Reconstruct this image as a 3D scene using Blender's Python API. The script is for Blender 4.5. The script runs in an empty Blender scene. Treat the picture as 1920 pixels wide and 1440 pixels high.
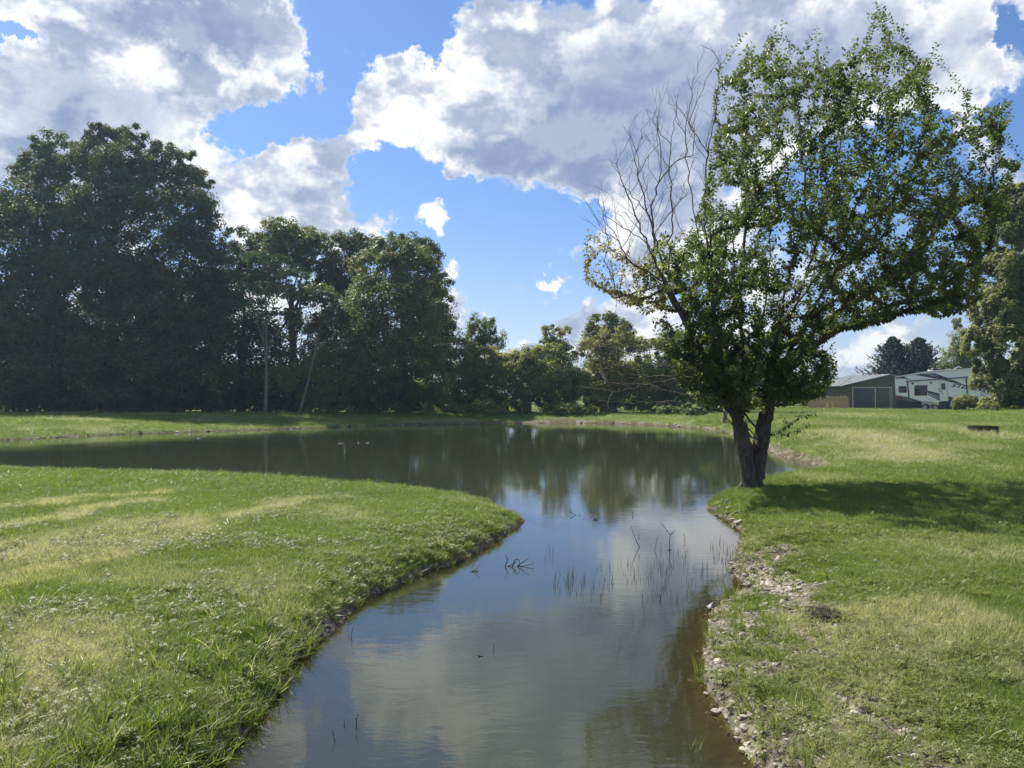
import bpy, math, random
import numpy as np
from mathutils import Vector, Matrix, Quaternion
from math import sin, cos, pi, radians, atan2, sqrt

sc = bpy.context.scene
COL = sc.collection
rng = np.random.default_rng(7)
random.seed(7)

# ------------------------------------------------------------------ camera
F_PX, CX, CY = 1442.0, 960.0, 720.0        # lens in pixels of a 1920 x 1440 frame
PITCH = radians(0.87)
EYE = (0.0, 0.0, 1.9)
cam_d = bpy.data.cameras.new('camera')
cam = bpy.data.objects.new('camera', cam_d)
COL.objects.link(cam)
cam_d.sensor_width = 36.0
cam_d.lens = 36.0 * F_PX / 1920.0
cam_d.clip_start, cam_d.clip_end = 0.05, 5000.0
cam.location = EYE
cam.rotation_euler = (radians(90) + PITCH, 0, 0)
sc.camera = cam

def ray(px, py):
    """direction of a photo pixel; world y is the view axis"""
    x = (px - CX) / F_PX
    z = (CY - py) / F_PX
    return (x, cos(PITCH) - z * sin(PITCH), sin(PITCH) + z * cos(PITCH))

def on_level(px, py, z=0.0):
    d = ray(px, py)
    t = (z - EYE[2]) / d[2]
    return (d[0] * t, d[1] * t)

def at_depth(px, py, Y):
    d = ray(px, py)
    t = Y / d[1]
    return (d[0] * t, Y, EYE[2] + d[2] * t)

# ------------------------------------------------------------------ light
SUN_DIR = Vector((-0.68, 0.73, 0.0)).normalized() * cos(radians(51)) + Vector((0, 0, sin(radians(51))))
sun_d = bpy.data.lights.new('sun', 'SUN')
sun_d.energy = 4.6
sun_d.angle = radians(0.53)
sun_d.color = (1.0, 0.945, 0.85)
sun = bpy.data.objects.new('sun', sun_d)
sun.rotation_euler = SUN_DIR.to_track_quat('Z', 'Y').to_euler()
sun.location = (-20, 12, 30)
COL.objects.link(sun)

vs = sc.view_settings
sc.display_settings.display_device = 'sRGB'
vs.view_transform = 'Standard'
vs.look = 'None'
vs.exposure = 0.75
vs.gamma = 1.0
vs.use_curve_mapping = False
cy = sc.cycles
cy.use_denoising = True
cy.max_bounces = 8
cy.diffuse_bounces = 3
cy.glossy_bounces = 3
cy.transmission_bounces = 5
cy.transparent_max_bounces = 8
cy.volume_bounces = 0
cy.caustics_reflective = False
cy.caustics_refractive = False
cy.sample_clamp_indirect = 4.0

# ------------------------------------------------------------------ node helper
class NT:
    def __init__(self, tree):
        self.t = tree
        self.n = tree.nodes
        self.l = tree.links
    def node(self, typ, ins=None, **kw):
        nd = self.n.new(typ)
        for k, v in kw.items():
            setattr(nd, k, v)
        for k, v in (ins or {}).items():
            s = nd.inputs[k]
            if hasattr(v, 'is_output'):
                self.l.new(v, s)
            else:
                s.default_value = v
        return nd
    def m(self, op, a, b=None, c=None, clamp=False):
        nd = self.n.new('ShaderNodeMath'); nd.operation = op; nd.use_clamp = clamp
        for i, v in enumerate((a, b, c)):
            if v is None: continue
            if hasattr(v, 'is_output'): self.l.new(v, nd.inputs[i])
            else: nd.inputs[i].default_value = v
        return nd.outputs[0]
    def vm(self, op, a, b=None, c=None, out=0):
        nd = self.n.new('ShaderNodeVectorMath'); nd.operation = op
        for i, v in enumerate((a, b, c)):
            if v is None: continue
            if hasattr(v, 'is_output'): self.l.new(v, nd.inputs[i])
            else: nd.inputs[i].default_value = v
        return nd.outputs[out]
    def ss(self, v, lo, hi, a=0.0, b=1.0):
        nd = self.n.new('ShaderNodeMapRange'); nd.interpolation_type = 'SMOOTHSTEP'
        self.l.new(v, nd.inputs[0])
        for i, q in enumerate((lo, hi, a, b)):
            if hasattr(q, 'is_output'): self.l.new(q, nd.inputs[i + 1])
            else: nd.inputs[i + 1].default_value = q
        return nd.outputs[0]
    def mix(self, f, a, b, blend='MIX'):
        nd = self.n.new('ShaderNodeMix'); nd.data_type = 'RGBA'; nd.blend_type = blend
        for i, v in ((0, f), (6, a), (7, b)):
            if hasattr(v, 'is_output'): self.l.new(v, nd.inputs[i])
            elif i: nd.inputs[i].default_value = (*v, 1.0) if len(v) == 3 else v
            else: nd.inputs[i].default_value = v
        return nd.outputs[2]
    def noise(self, vec, scale, detail=4.0, rough=0.5, dist=0.0, out=0, typ='FBM', lac=2.0):
        nd = self.n.new('ShaderNodeTexNoise')
        if hasattr(nd, 'noise_type'): nd.noise_type = typ
        if vec is not None: self.l.new(vec, nd.inputs['Vector'])
        nd.inputs['Scale'].default_value = scale
        nd.inputs['Detail'].default_value = detail
        nd.inputs['Roughness'].default_value = rough
        nd.inputs['Distortion'].default_value = dist
        nd.inputs['Lacunarity'].default_value = lac
        return nd.outputs[out]

# ------------------------------------------------------------------ sky with cumulus clouds
world = bpy.data.worlds.new('World')
sc.world = world
world.use_nodes = True
world.cycles.sampling_method = 'MANUAL'
world.cycles.sample_map_resolution = 512

def azel(px, py):
    x, y, z = ray(px, py)
    return atan2(x, y), atan2(z, sqrt(x * x + y * y))

# cloud masses: x, y, half width, half height (photo pixels), weight
COVER = [
 (150,60,300,120,1.0),(430,50,190,110,1.1),(250,170,230,90,1.0),(60,230,180,100,1.0),(300,235,130,60,.85),(500,120,95,70,.9),
 (545,185,30,22,.55),(180,330,300,90,.9),(20,180,90,70,.8),(10,15,70,40,.8),
 (750,180,130,75,1.1),(690,250,100,60,.9),(860,120,80,60,.8),(930,60,85,80,1.0),(1050,150,170,150,1.3),(1050,270,170,95,1.2),
 (900,260,130,80,1.0),(1250,130,240,170,1.3),(1180,310,120,65,.95),(1500,80,260,170,1.25),(1720,70,190,140,1.15),(1840,140,80,70,.75),
 (1380,250,150,100,.9),(1600,230,130,70,.55),
 (470,345,70,75,1.2),(560,330,90,75,1.0),(620,380,60,50,.7),(440,395,50,45,.6),(610,290,60,50,.8),(700,425,70,30,.8),(740,415,50,22,.6),(560,425,80,30,.6),
 (822,418,27,24,1.05),(806,440,20,15,.6),(855,347,17,10,.8),(1045,514,22,13,.9),(1038,522,14,8,.5),
 (1200,440,110,80,.95),(1330,430,110,120,.8),(1110,590,55,45,1.0),(1180,560,70,60,.9),(1240,640,160,40,.8),
 (995,645,45,22,.9),(960,655,40,14,.6),(850,610,30,45,.8),(820,505,20,15,.8),
 (1600,690,110,30,.8),(1720,640,90,38,.9),(1790,200,50,40,.6),(1890,330,50,60,.7),(1830,250,40,25,.5),(1650,600,60,40,.35),
 (1450,560,120,60,.6),(860,590,20,20,.5),(720,40,130,75,-1.3),(630,150,55,60,-1.0),(650,80,50,60,-.7),(520,225,90,60,-1.3),(450,265,50,50,-.8),(580,200,60,50,-.8),(20,100,65,30,-1.6),(720,350,60,45,-.8),(960,440,200,60,-.5),(1780,240,90,50,-.7),(1905,60,30,90,-.9),(520,560,250,80,.7),(200,560,250,120,.6)]
# deep parts of the clouds, too thick for the sun behind them to light
DEEP = [
 (440,50,150,55,1.0),(300,40,130,35,.6),(1130,240,190,110,1.1),(1240,120,160,90,.7),(1010,290,110,50,.8),(1500,60,160,50,.35),
 (1660,130,200,110,.6),(100,260,220,90,.5),(230,175,150,55,.45),(540,370,70,50,.35),(1180,350,110,40,.6),(1450,200,150,80,.5),
 (850,285,70,30,.35),(300,330,120,60,.4)]

def build_sky():
    T = NT(world.node_tree)
    T.n.clear()
    geo = T.node('ShaderNodeTexCoord')
    D = T.vm('NORMALIZE', geo.outputs['Generated'])
    sep = T.node('ShaderNodeSeparateXYZ', {0: D})
    X, Y, Z = sep.outputs
    az = T.m('ARCTAN2', X, Y)
    el = T.m('ARCSINE', Z)
    def comb(a, b, c=0.0):
        nd = T.node('ShaderNodeCombineXYZ')
        for i, v in enumerate((a, b, c)):
            if hasattr(v, 'is_output'): T.l.new(v, nd.inputs[i])
            else: nd.inputs[i].default_value = v
        return nd.outputs[0]
    P0 = comb(az, el)
    # ragged the outlines: shift the lookup by low noise
    w1 = T.noise(D, 7.0, 8.0, .68, out=1)
    w = T.vm('SCALE', T.vm('SUBTRACT', w1, (0.5, 0.5, 0.5))); w.node.inputs['Scale'].default_value = 0.20
    P = T.vm('ADD', P0, T.vm('MULTIPLY', w, (1, 1, 0)))
    def field(Pt, blobs):
        acc = None
        for bx, by, rx, ry, wt in blobs:
            a, e = azel(bx, by)
            a1, _ = azel(bx + rx, by); _, e1 = azel(bx, by - ry)
            ia, ie = 1 / abs(a1 - a), 1 / abs(e1 - e)
            v = T.vm('MULTIPLY_ADD', Pt, (ia, ie, 0), (-a * ia, -e * ie, 0))
            d = T.vm('DOT_PRODUCT', v, v, out=1)
            g = T.m('EXPONENT', T.m('MULTIPLY', d, -1.0))
            acc = T.m('MULTIPLY_ADD', g, wt, acc if acc is not None else 0.0)
        return acc
    cov = field(P, COVER)
    deep = field(P, DEEP)
    # cover beyond the frame: the same kind of broken cumulus everywhere
    wide = T.ss(T.noise(D, 2.6, 3.0, .5), .42, .62, 0.0, 1.1)
    away = T.m('MAXIMUM', T.ss(T.m('ABSOLUTE', az), .66, .85), T.ss(el, .47, .6))
    cov = T.m('MAXIMUM', T.m('MULTIPLY', wide, away), T.m('MULTIPLY', cov, T.m('SUBTRACT', 1.0, away)))
    deep = T.m('MAXIMUM', T.m('MULTIPLY', T.m('MULTIPLY', wide, away), .5), deep)
    # saturate the cover so that thick parts stay closed
    cov = T.m('MINIMUM', cov, 1.1)
    def detail(vec):
        v = T.vm('MULTIPLY', vec, (1.0, 1.0, 1.3))
        n1 = T.noise(v, 6.5, 9.0, .68)
        jit = T.vm('SCALE', T.noise(v, 8.0, 4.0, .65, out=1)); jit.node.inputs['Scale'].default_value = .16
        vo = T.node('ShaderNodeTexVoronoi', {'Vector': T.vm('ADD', v, jit)}, feature='F1')
        vo.inputs['Scale'].default_value = 11.0
        vo.inputs['Detail'].default_value = 1.0
        vo.inputs['Roughness'].default_value = .55
        puff = T.m('SUBTRACT', .45, vo.outputs['Distance'])
        return T.m('MULTIPLY_ADD', puff, .42, T.m('SUBTRACT', n1, .5))
    n0 = detail(D)
    # brightness: compare with the cloud a little nearer to the sun, at three scales
    slope = None
    n_at = n0
    for d_, k_ in ((.016, 1.7), (.055, 2.6)):
        q = T.m('MULTIPLY', T.m('SUBTRACT', n_at, detail(T.vm('ADD', D, tuple(SUN_DIR * d_)))), k_)
        slope = q if slope is None else T.m('ADD', slope, q)
    n0 = T.m('ADD', n0, .14)
    h = T.m('MULTIPLY_ADD', n0, 1.7, cov)
    alpha = T.ss(h, .34, .80)
    thick = T.ss(h, .45, 1.15)
    litf = T.ss(slope, -.62, .62)
    deepn = T.m('ADD', deep, T.m('MULTIPLY', n0, .9))
    core = T.ss(deepn, .05, .80)
    lum = T.m('MULTIPLY_ADD', litf, .70, .30)
    lum = T.m('MULTIPLY', lum, T.m('MULTIPLY_ADD', core, -.62, 1.0))
    rim = T.m('SUBTRACT', 1.0, thick)
    lum = T.m('ADD', lum, T.m('MULTIPLY', rim, .28))
    lum = T.m('MINIMUM', lum, 1.0)
    ccol = T.mix(T.ss(lum, .10, .62), (.160, .205, .325), (.34, .38, .46))
    ccol = T.mix(T.ss(lum, .50, 1.0), ccol, (.61, .615, .625))
    sky = T.node('ShaderNodeTexSky', sky_type='NISHITA')
    sky.sun_disc = False
    sky.sun_elevation = radians(51)
    sky.sun_rotation = atan2(SUN_DIR.x, SUN_DIR.y)
    sky.altitude = 200
    sky.air_density = 1.0
    sky.dust_density = 0.6
    sky.ozone_density = 2.5
    skc = T.vm('SCALE', sky.outputs[0]); skc.node.inputs['Scale'].default_value = SKY_K
    # deepen the blue as the camera saw it
    skc = T.vm('MULTIPLY', skc, SKY_TINT)
    below = T.ss(el, -.02, -.08)
    # the blue pales towards the horizon, below it lies hidden ground
    skc = T.mix(T.ss(el, .30, .0), skc, T.vm('MULTIPLY', skc, (1.30, 1.0, .98)))
    final = T.mix(alpha, skc, ccol)
    sky_only = T.vm('SCALE', final); sky_only.node.inputs['Scale'].default_value = 1.0 / SKY_STRENGTH
    bg = T.node('ShaderNodeBackground', {'Color': sky_only, 'Strength': SKY_STRENGTH})
    out = T.node('ShaderNodeOutputWorld', {'Surface': bg.outputs[0]})

SKY_STRENGTH = 0.12
SKY_K = 0.078
SKY_TINT = (0.68, 0.86, 1.10)
build_sky()
# ------------------------------------------------------------------ helpers
def tag(o, label=None, cat=None, group=None, kind=None):
    if label: o['label'] = label
    if cat: o['category'] = cat
    if group: o['group'] = group
    if kind: o['kind'] = kind
    return o

def empty(name, loc=(0, 0, 0), rz=0.0):
    o = bpy.data.objects.new(name, None)
    o.empty_display_size = 0.2
    o.location = loc
    o.rotation_euler = (0, 0, rz)
    COL.objects.link(o)
    return o

def mesh_obj(name, verts, faces, mat, parent=None, smooth=False, link=True, attrs=None):
    """faces: list of index tuples, or an int array (n, 3 or 4)"""
    me = bpy.data.meshes.new(name)
    if isinstance(faces, np.ndarray):
        v = np.asarray(verts, dtype=np.float32)
        nf, k = faces.shape
        me.vertices.add(len(v)); me.vertices.foreach_set('co', v.ravel())
        me.loops.add(nf * k); me.loops.foreach_set('vertex_index', faces.astype(np.int32).ravel())
        me.polygons.add(nf)
        me.polygons.foreach_set('loop_start', np.arange(0, nf * k, k, dtype=np.int32))
        me.polygons.foreach_set('loop_total', np.full(nf, k, dtype=np.int32))
        me.update(calc_edges=True)
    else:
        me.from_pydata([tuple(map(float, q)) for q in verts], [], faces)
    if smooth:
        me.polygons.foreach_set('use_smooth', np.ones(len(me.polygons), dtype=bool))
    for an, (dom, arr) in (attrs or {}).items():
        a = me.attributes.new(an, 'FLOAT', dom)
        a.data.foreach_set('value', np.asarray(arr, dtype=np.float32))
    if mat is not None:
        me.materials.append(mat)
    o = bpy.data.objects.new(name, me)
    if link: COL.objects.link(o)
    if parent is not None: o.parent = parent
    return o

class Geo:
    """collects polygons for one mesh"""
    def __init__(self):
        self.v = []; self.f = []
    def poly(self, pts):
        i = len(self.v); self.v += [tuple(p) for p in pts]; self.f.append(tuple(range(i, i + len(pts))))
    def prism(self, pts, off):
        """closed solid: polygon pts swept by the vector off"""
        n = len(pts); i = len(self.v); off = Vector(off)
        self.v += [tuple(Vector(p)) for p in pts] + [tuple(Vector(p) + off) for p in pts]
        self.f.append(tuple(range(i, i + n))); self.f.append(tuple(range(i + 2 * n - 1, i + n - 1, -1)))
        for k in range(n):
            a, b = i + k, i + (k + 1) % n
            self.f.append((b, a, a + n, b + n))
    def box(self, c, s, M=None):
        x, y, z = s[0] / 2, s[1] / 2, s[2] / 2
        P = [Vector(q) for q in ((-x,-y,-z),(x,-y,-z),(x,y,-z),(-x,y,-z),(-x,-y,z),(x,-y,z),(x,y,z),(-x,y,z))]
        if M is not None: P = [M @ p for p in P]
        i = len(self.v); c = Vector(c)
        self.v += [tuple(p + c) for p in P]
        self.f += [tuple(i + k for k in q) for q in ((3,2,1,0),(4,5,6,7),(0,1,5,4),(1,2,6,5),(2,3,7,6),(3,0,4,7))]
    def tube(self, path, radii, n=6, cap=True):
        path = [Vector(p) for p in path]
        ring0 = None
        up = Vector((0.3, 0.2, 1)).normalized()
        for k, p in enumerate(path):
            t = (path[min(k + 1, len(path) - 1)] - path[max(k - 1, 0)])
            t = t.normalized() if t.length > 1e-9 else Vector((0, 0, 1))
            a = t.cross(up)
            if a.length < .15: a = t.cross(Vector((1, 0, 0)))
            a.normalize(); b = t.cross(a)
            i = len(self.v)
            for j in range(n):
                an = 2 * pi * j / n
                self.v.append(tuple(p + (a * cos(an) + b * sin(an)) * radii[k]))
            if ring0 is not None:
                for j in range(n):
                    self.f.append((ring0 + j, ring0 + (j + 1) % n, i + (j + 1) % n, i + j))
            elif cap:
                self.f.append(tuple(i + j for j in range(n))[::-1])
            ring0 = i
        if cap: self.f.append(tuple(ring0 + j for j in range(n)))
    def obj(self, name, mat, parent=None, smooth=False, link=True):
        return mesh_obj(name, self.v, self.f, mat, parent, smooth, link)

# lattice noise for placing things
_P = np.random.default_rng(11).random((256, 256))
def vnoise(x, y, s=1.0):
    x = np.asarray(x, float) / s + 1000.3; y = np.asarray(y, float) / s + 1000.7
    xi = np.floor(x).astype(int); yi = np.floor(y).astype(int)
    fx = x - xi; fy = y - yi
    fx = fx * fx * (3 - 2 * fx); fy = fy * fy * (3 - 2 * fy)
    g = lambda a, b: _P[a & 255, b & 255]
    return (g(xi, yi) * (1 - fx) * (1 - fy) + g(xi + 1, yi) * fx * (1 - fy) + g(xi, yi + 1) * (1 - fx) * fy + g(xi + 1, yi + 1) * fx * fy)
def fbm(x, y, s=1.0, o=4):
    r = 0; a = .5; t = 0
    for k in range(o):
        r = r + a * vnoise(np.asarray(x) + 17 * k, np.asarray(y) - 9 * k, s / 2 ** k); t += a; a *= .5
    return r / t
def sstep(a, b, x):
    t = np.clip((np.asarray(x, float) - a) / (b - a), 0, 1)
    return t * t * (3 - 2 * t)

# ------------------------------------------------------------------ shoreline
shore_px = [  # (px, py, level of the edge that is seen)
 (395,1440,0),(470,1345,0),(540,1262,0),(600,1197,0),(660,1142,0),(720,1106,0),(790,1076,0),(870,1046,0),(930,1014,0),(972,988,0),(984,972,.02),
 (962,949,.2),(900,927,.2),(800,910,.22),(700,899,.24),(600,891,.25),(500,884,.26),(400,878,.28),(200,872,.3),(0,868,.3),(-350,862,.3),(-900,856,.3)]
far_px = [(-900,860,0),(-350,838,0),(0,826,0),(200,816,0),(400,809,0),(600,802.5,0),(720,798,0),(800,797,0),(900,794.5,0),(1000,793.5,0),(1100,793.5,0),(1200,796,0),
 (1290,802,0),(1345,809,0),(1390,822,0),(1425,838,0),(1470,856,0),(1510,866,0),(1562,882,0),(1535,890,.05),(1480,893,.12),(1435,897,.15),(1395,912,.12),
 (1372,930,0),(1342,942,0),(1332,953,0),(1345,966,0),(1386,985,0),(1393,1010,0),(1384,1040,0),(1376,1072,0),(1402,1094,0),(1392,1108,0),(1350,1130,0),(1336,1160,0),(1330,1200,0),(1311,1250,0),(1326,1300,0),
 (1370,1355,0),(1415,1440,0)]
ctrl = [(-2.6, -14), (-2.4, -5), (-2.0, 1.5)] + [on_level(*p) for p in shore_px] + [on_level(*p) for p in far_px] + [(1.45, 1.5), (1.6, -5), (1.7, -14)]
def catmull(P, n=6):
    P = [np.array(p, float) for p in P]; out = []; N = len(P)
    for i in range(N):
        p0, p1, p2, p3 = P[(i - 1) % N], P[i], P[(i + 1) % N], P[(i + 2) % N]
        m = max(1, min(n, int(np.linalg.norm(p2 - p1) / .08)))
        for k in range(m):
            t = k / m
            out.append(.5 * ((2 * p1) + (p2 - p0) * t + (2 * p0 - 5 * p1 + 4 * p2 - p3) * t * t + (3 * p1 - p0 - 3 * p2 + p3) * t ** 3))
    return np.array(out)
SHORE = catmull(ctrl, 4)
def shore_dist(x, y):
    """signed distance to the waterline: positive on land"""
    x = np.asarray(x, float).ravel(); y = np.asarray(y, float).ravel()
    A = SHORE; B = np.roll(SHORE, -1, 0)
    best = np.full(len(x), 1e18); inside = np.zeros(len(x), bool)
    for (ax, ay), (bx, by) in zip(A, B):
        dx, dy = bx - ax, by - ay
        L = dx * dx + dy * dy + 1e-12
        t = np.clip(((x - ax) * dx + (y - ay) * dy) / L, 0, 1)
        d = (x - ax - t * dx) ** 2 + (y - ay - t * dy) ** 2
        np.minimum(best, d, out=best)
        c = (ay > y) != (by > y)
        if dy != 0:
            inside ^= c & (x < (bx - ax) * (y - ay) / dy + ax)
    d = np.sqrt(best)
    d = np.where(inside, -d, d)
    amp = np.clip(np.hypot(x, y) / 40, .10, .35)
    return d + (fbm(x, y, .45, 3) - .5) * amp + (fbm(x + 40, y, .14, 2) - .5) * .07 * (y < 16)

def side_right(x, y):
    return sstep(1.2, 2.2, x - .12 * y + .5) * sstep(24, 20, y) + 0

def ground(x, y, d=None):
    x = np.asarray(x, float); y = np.asarray(y, float); sh = x.shape
    x = x.ravel(); y = y.ravel()
    if d is None: d = shore_dist(x, y)
    far = sstep(24, 34, y)
    right = sstep(1.0, 2.5, x)
    target_near = .30 + .06 * fbm(x, y, 3.0, 2)
    slope_r = right * (.28 * sstep(11, 26, y))
    t = target_near + slope_r * (1 - far * .0) + far * .30 * sstep(0, 9, d) * (1 - right * .75)
    t = t * (1 - right * far) + right * far * (.55 + .0 * y)
    t = np.where((y > 76), t + .08 * sstep(76, 82, y), t)
    steep = .55 * (1 - np.exp(-np.clip(d, 0, None) / .16)) + .45 * (1 - np.exp(-np.clip(d, 0, None) / 1.6))
    gentle = 1 - np.exp(-np.clip(d, 0, None) / 1.3)
    gr = right * sstep(9.5, 8.5, y) + far
    prof = steep * (1 - np.clip(gr, 0, 1)) + gentle * np.clip(gr, 0, 1)
    h_land = t * prof + (fbm(x, y, .5, 3) - .5) * .035 * sstep(0, .5, d) + (fbm(x, y, 7., 2) - .5) * .10 * sstep(1, 6, d) * sstep(8, 20, y) * (1 - .8 * sstep(30, 45, y))
    dn = np.clip(-d, 0, None)
    h_wat = -(.42 * dn * (1 + right * (y < 9) * -.25)) * np.exp(-dn / 9) - .03 * sstep(0, .2, dn) - .5 * sstep(1, 6, dn)
    h = np.where(d > 0, h_land, np.maximum(h_wat, -1.4))
    # mound of long grass by the willow, and a rise beyond everything
    h = h + .55 * np.exp(-((x - 35.5) / 5) ** 2 - ((y - 50) / 6) ** 2)
    return h.reshape(sh)

def gz(x, y):
    return float(ground(np.array([x]), np.array([y]))[0])

# bare, straw-coloured and gravelly parts of the ground (0..1)
def seg_blob(x, y, pts, w):
    best = np.full(x.shape, 1e9)
    for (ax, ay), (bx, by) in zip(pts[:-1], pts[1:]):
        dx, dy = bx - ax, by - ay
        t = np.clip(((x - ax) * dx + (y - ay) * dy) / (dx * dx + dy * dy + 1e-9), 0, 1)
        best = np.minimum(best, np.hypot(x - ax - t * dx, y - ay - t * dy))
    return np.exp(-(best / w) ** 2)
def pxl(L, z=.33): return [on_level(a, b, z) for a, b in L]
STREAKS = [(pxl([(-200,1130),(0,1086),(120,1062),(200,1042),(260,1020),(330,1000),(420,985)]), .16, 1.0),
           (pxl([(-100,1020),(0,990),(130,975),(215,950),(300,935)]), .20, 1.0),
           (pxl([(-100,975),(0,955),(100,945),(200,930),(290,922)]), .25, .8),
           (pxl([(440,972),(500,955),(560,930),(620,925)]), .20, .8)]
DRY = [(pxl([(-50,1060),(60,1035),(180,1010),(300,985)]), .75, .75), (pxl([(-100,1330),(60,1260),(160,1200),(60,1180)]), .40, .85), (pxl([(0,1380),(100,1300)]), .3, .7),
       (pxl([(1620,1230),(1700,1200),(1640,1160)]), .45, .6), (pxl([(1560,1240),(1580,1290),(1600,1340)]), .10, .9), (pxl([(1780,1400),(1900,1420)]), .2, .5),
       (pxl([(1560,810),(1640,822),(1700,850)], .5), 1.4, .75), (pxl([(1740,800),(1790,812),(1900,830)], .5), 1.0, .6), (pxl([(1640,780),(1560,775)], .6), 3.0, .5),
       (pxl([(1480,790),(1560,800)], .5), 1.6, .4), (pxl([(600,950),(680,960)]), .5, .4), (pxl([(0,1200),(100,1150),(300,1250)]), .4, .3)]
def straw(x, y):
    x = np.asarray(x, float); y = np.asarray(y, float)
    jx = x + (fbm(x, y, .6, 3) - .5) * .8 * np.clip(y / 9, .5, 4); jy = y + (fbm(x + 50, y, .6, 3) - .5) * .9 * np.clip(y / 9, .5, 4) + (fbm(x + 9, y + 4, .13, 2) - .5) * .35
    v = np.zeros(x.shape)
    for pts, w, k in STREAKS + DRY:
        v = np.maximum(v, k * seg_blob(jx, jy, pts, w))
    v = v * (.65 + 1.1 * fbm(x, y, .25, 2))
    v = np.maximum(v, .5 * sstep(.60, .74, fbm(x, y, 2.2, 3)))
    v = np.maximum(v, .75 * sstep(.46, .62, fbm(x + 7, y + 3, .8, 4)) * sstep(.6, 1.4, x) * sstep(8.5, 6, y))
    v = np.maximum(v, .6 * sstep(.50, .66, fbm(x + 2, y + 13, .7, 4)) * sstep(0, -1, x) * sstep(9, 6, y))
    return np.clip(v, 0, 1)
BARE = [(pxl([(1405,1045),(1430,1085),(1470,1105)], .1), .22, 1.2), (pxl([(1330,1290),(1400,1370),(1470,1400),(1520,1380)], .12), .16, .9),
        (pxl([(1600,1290),(1620,1310)], .2), .08, .8), (pxl([(1360,1150),(1345,1200),(1360,1250)], .05), .10, .8), (pxl([(1490,1330),(1540,1350)], .2), .10, .7),
        (pxl([(590,1180),(640,1150)], .1), .10, .6), (pxl([(470,1120),(540,1105)], .3), .05, .6), (pxl([(1560,1250),(1590,1300)], .25), .07, .6)]
def bare(x, y, d):
    x = np.asarray(x, float); y = np.asarray(y, float)
    v = np.zeros(x.shape)
    jx = x + (fbm(x, y, .2, 3) - .5) * .25; jy = y + (fbm(x + 50, y, .2, 3) - .5) * .25
    for pts, w, k in BARE: v = np.maximum(v, k * seg_blob(jx, jy, pts, w))
    right = (x > 0) & (y < 9)
    v = np.maximum(v, right * .95 * np.exp(-(np.clip(d, 0, None) / 1.0) ** 2) * sstep(.38, .55, fbm(x + 3, y + 8, .28, 4)))
    w = np.where(right, .17, .05) + np.clip(y - 14, 0, 30) * .012
    v = np.maximum(v, np.exp(-(np.clip(d, 0, None) / w) ** 2) * (d > -5))
    return np.clip(v, 0, 1)

# ------------------------------------------------------------------ materials
def new_mat(name):
    m = bpy.data.materials.new(name); m.use_nodes = True
    T = NT(m.node_tree); T.n.clear()
    return m, T

def simple_mat(name, col, rough=.6, metal=0.0, noise_amt=.15, noise_scale=8.0, bump=0.0, spec=.5):
    m, T = new_mat(name)
    geo = T.node('ShaderNodeNewGeometry')
    n = T.noise(geo.outputs['Position'], noise_scale, 5, .6)
    c = T.mix(T.ss(n, .3, .7), tuple(v * (1 - noise_amt) for v in col), tuple(min(1, v * (1 + noise_amt)) for v in col))
    b = T.node('ShaderNodeBsdfPrincipled', {'Base Color': c, 'Roughness': rough, 'Metallic': metal})
    b.inputs['Specular IOR Level'].default_value = spec
    if bump:
        bp = T.node('ShaderNodeBump', {'Height': n, 'Strength': bump, 'Distance': .02})
        T.l.new(bp.outputs[0], b.inputs['Normal'])
    T.node('ShaderNodeOutputMaterial', {'Surface': b.outputs[0]})
    return m

# colours of the lawn, shared by the soil sheet and the blades
GREEN_A, GREEN_B, GREEN_C, STRAW = (.115, .16, .028), (.165, .21, .042), (.22, .24, .06), (.36, .34, .21)

def ground_mat():
    m, T = new_mat('lawn_soil')
    geo = T.node('ShaderNodeNewGeometry'); P = geo.outputs['Position']
    st = T.node('ShaderNodeAttribute', attribute_name='straw').outputs['Fac']
    br = T.node('ShaderNodeAttribute', attribute_name='bare').outputs['Fac']
    dp = T.node('ShaderNodeAttribute', attribute_name='depth').outputs['Fac']
    n1 = T.noise(P, .35, 4, .6); n2 = T.noise(P, 3.0, 6, .7); n3 = T.noise(P, 45.0, 4, .7)
    c = T.mix(T.ss(n1, .35, .65), GREEN_A, GREEN_B)
    c = T.mix(T.m('MULTIPLY', T.ss(n2, .45, .75), .7), c, GREEN_C)
    c = T.mix(st, c, STRAW)
    c = T.mix(T.ss(n3, .62, .35), c, T.vm('MULTIPLY', c, (.45, .5, .5)))
    mud = T.mix(T.ss(T.noise(P, 30, 6, .75), .35, .65), (.045, .036, .024), (.20, .175, .13))
    sepx = T.node('ShaderNodeSeparateXYZ', {0: P}).outputs[0]
    mud = T.mix(T.m('MULTIPLY', T.ss(T.noise(P, 7, 3, .6), .4, .62), T.ss(sepx, .2, 1.2)), mud, (.26, .235, .18))
    c = T.mix(T.ss(br, .25, .6), c, mud)
    bed = T.mix(T.ss(T.noise(P, 6, 6, .7), .3, .7), (.070, .056, .032), (.15, .122, .070))
    c = T.mix(T.ss(dp, .0, .03), c, bed)
    b = T.node('ShaderNodeBsdfPrincipled', {'Base Color': c, 'Roughness': .95})
    b.inputs['Specular IOR Level'].default_value = .15
    hgt = T.m('ADD', n3, T.noise(P, 12, 5, .7))
    bp = T.node('ShaderNodeBump', {'Height': hgt, 'Strength': .8, 'Distance': .03})
    T.l.new(bp.outputs[0], b.inputs['Normal'])
    T.node('ShaderNodeOutputMaterial', {'Surface': b.outputs[0]})
    return m

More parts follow.
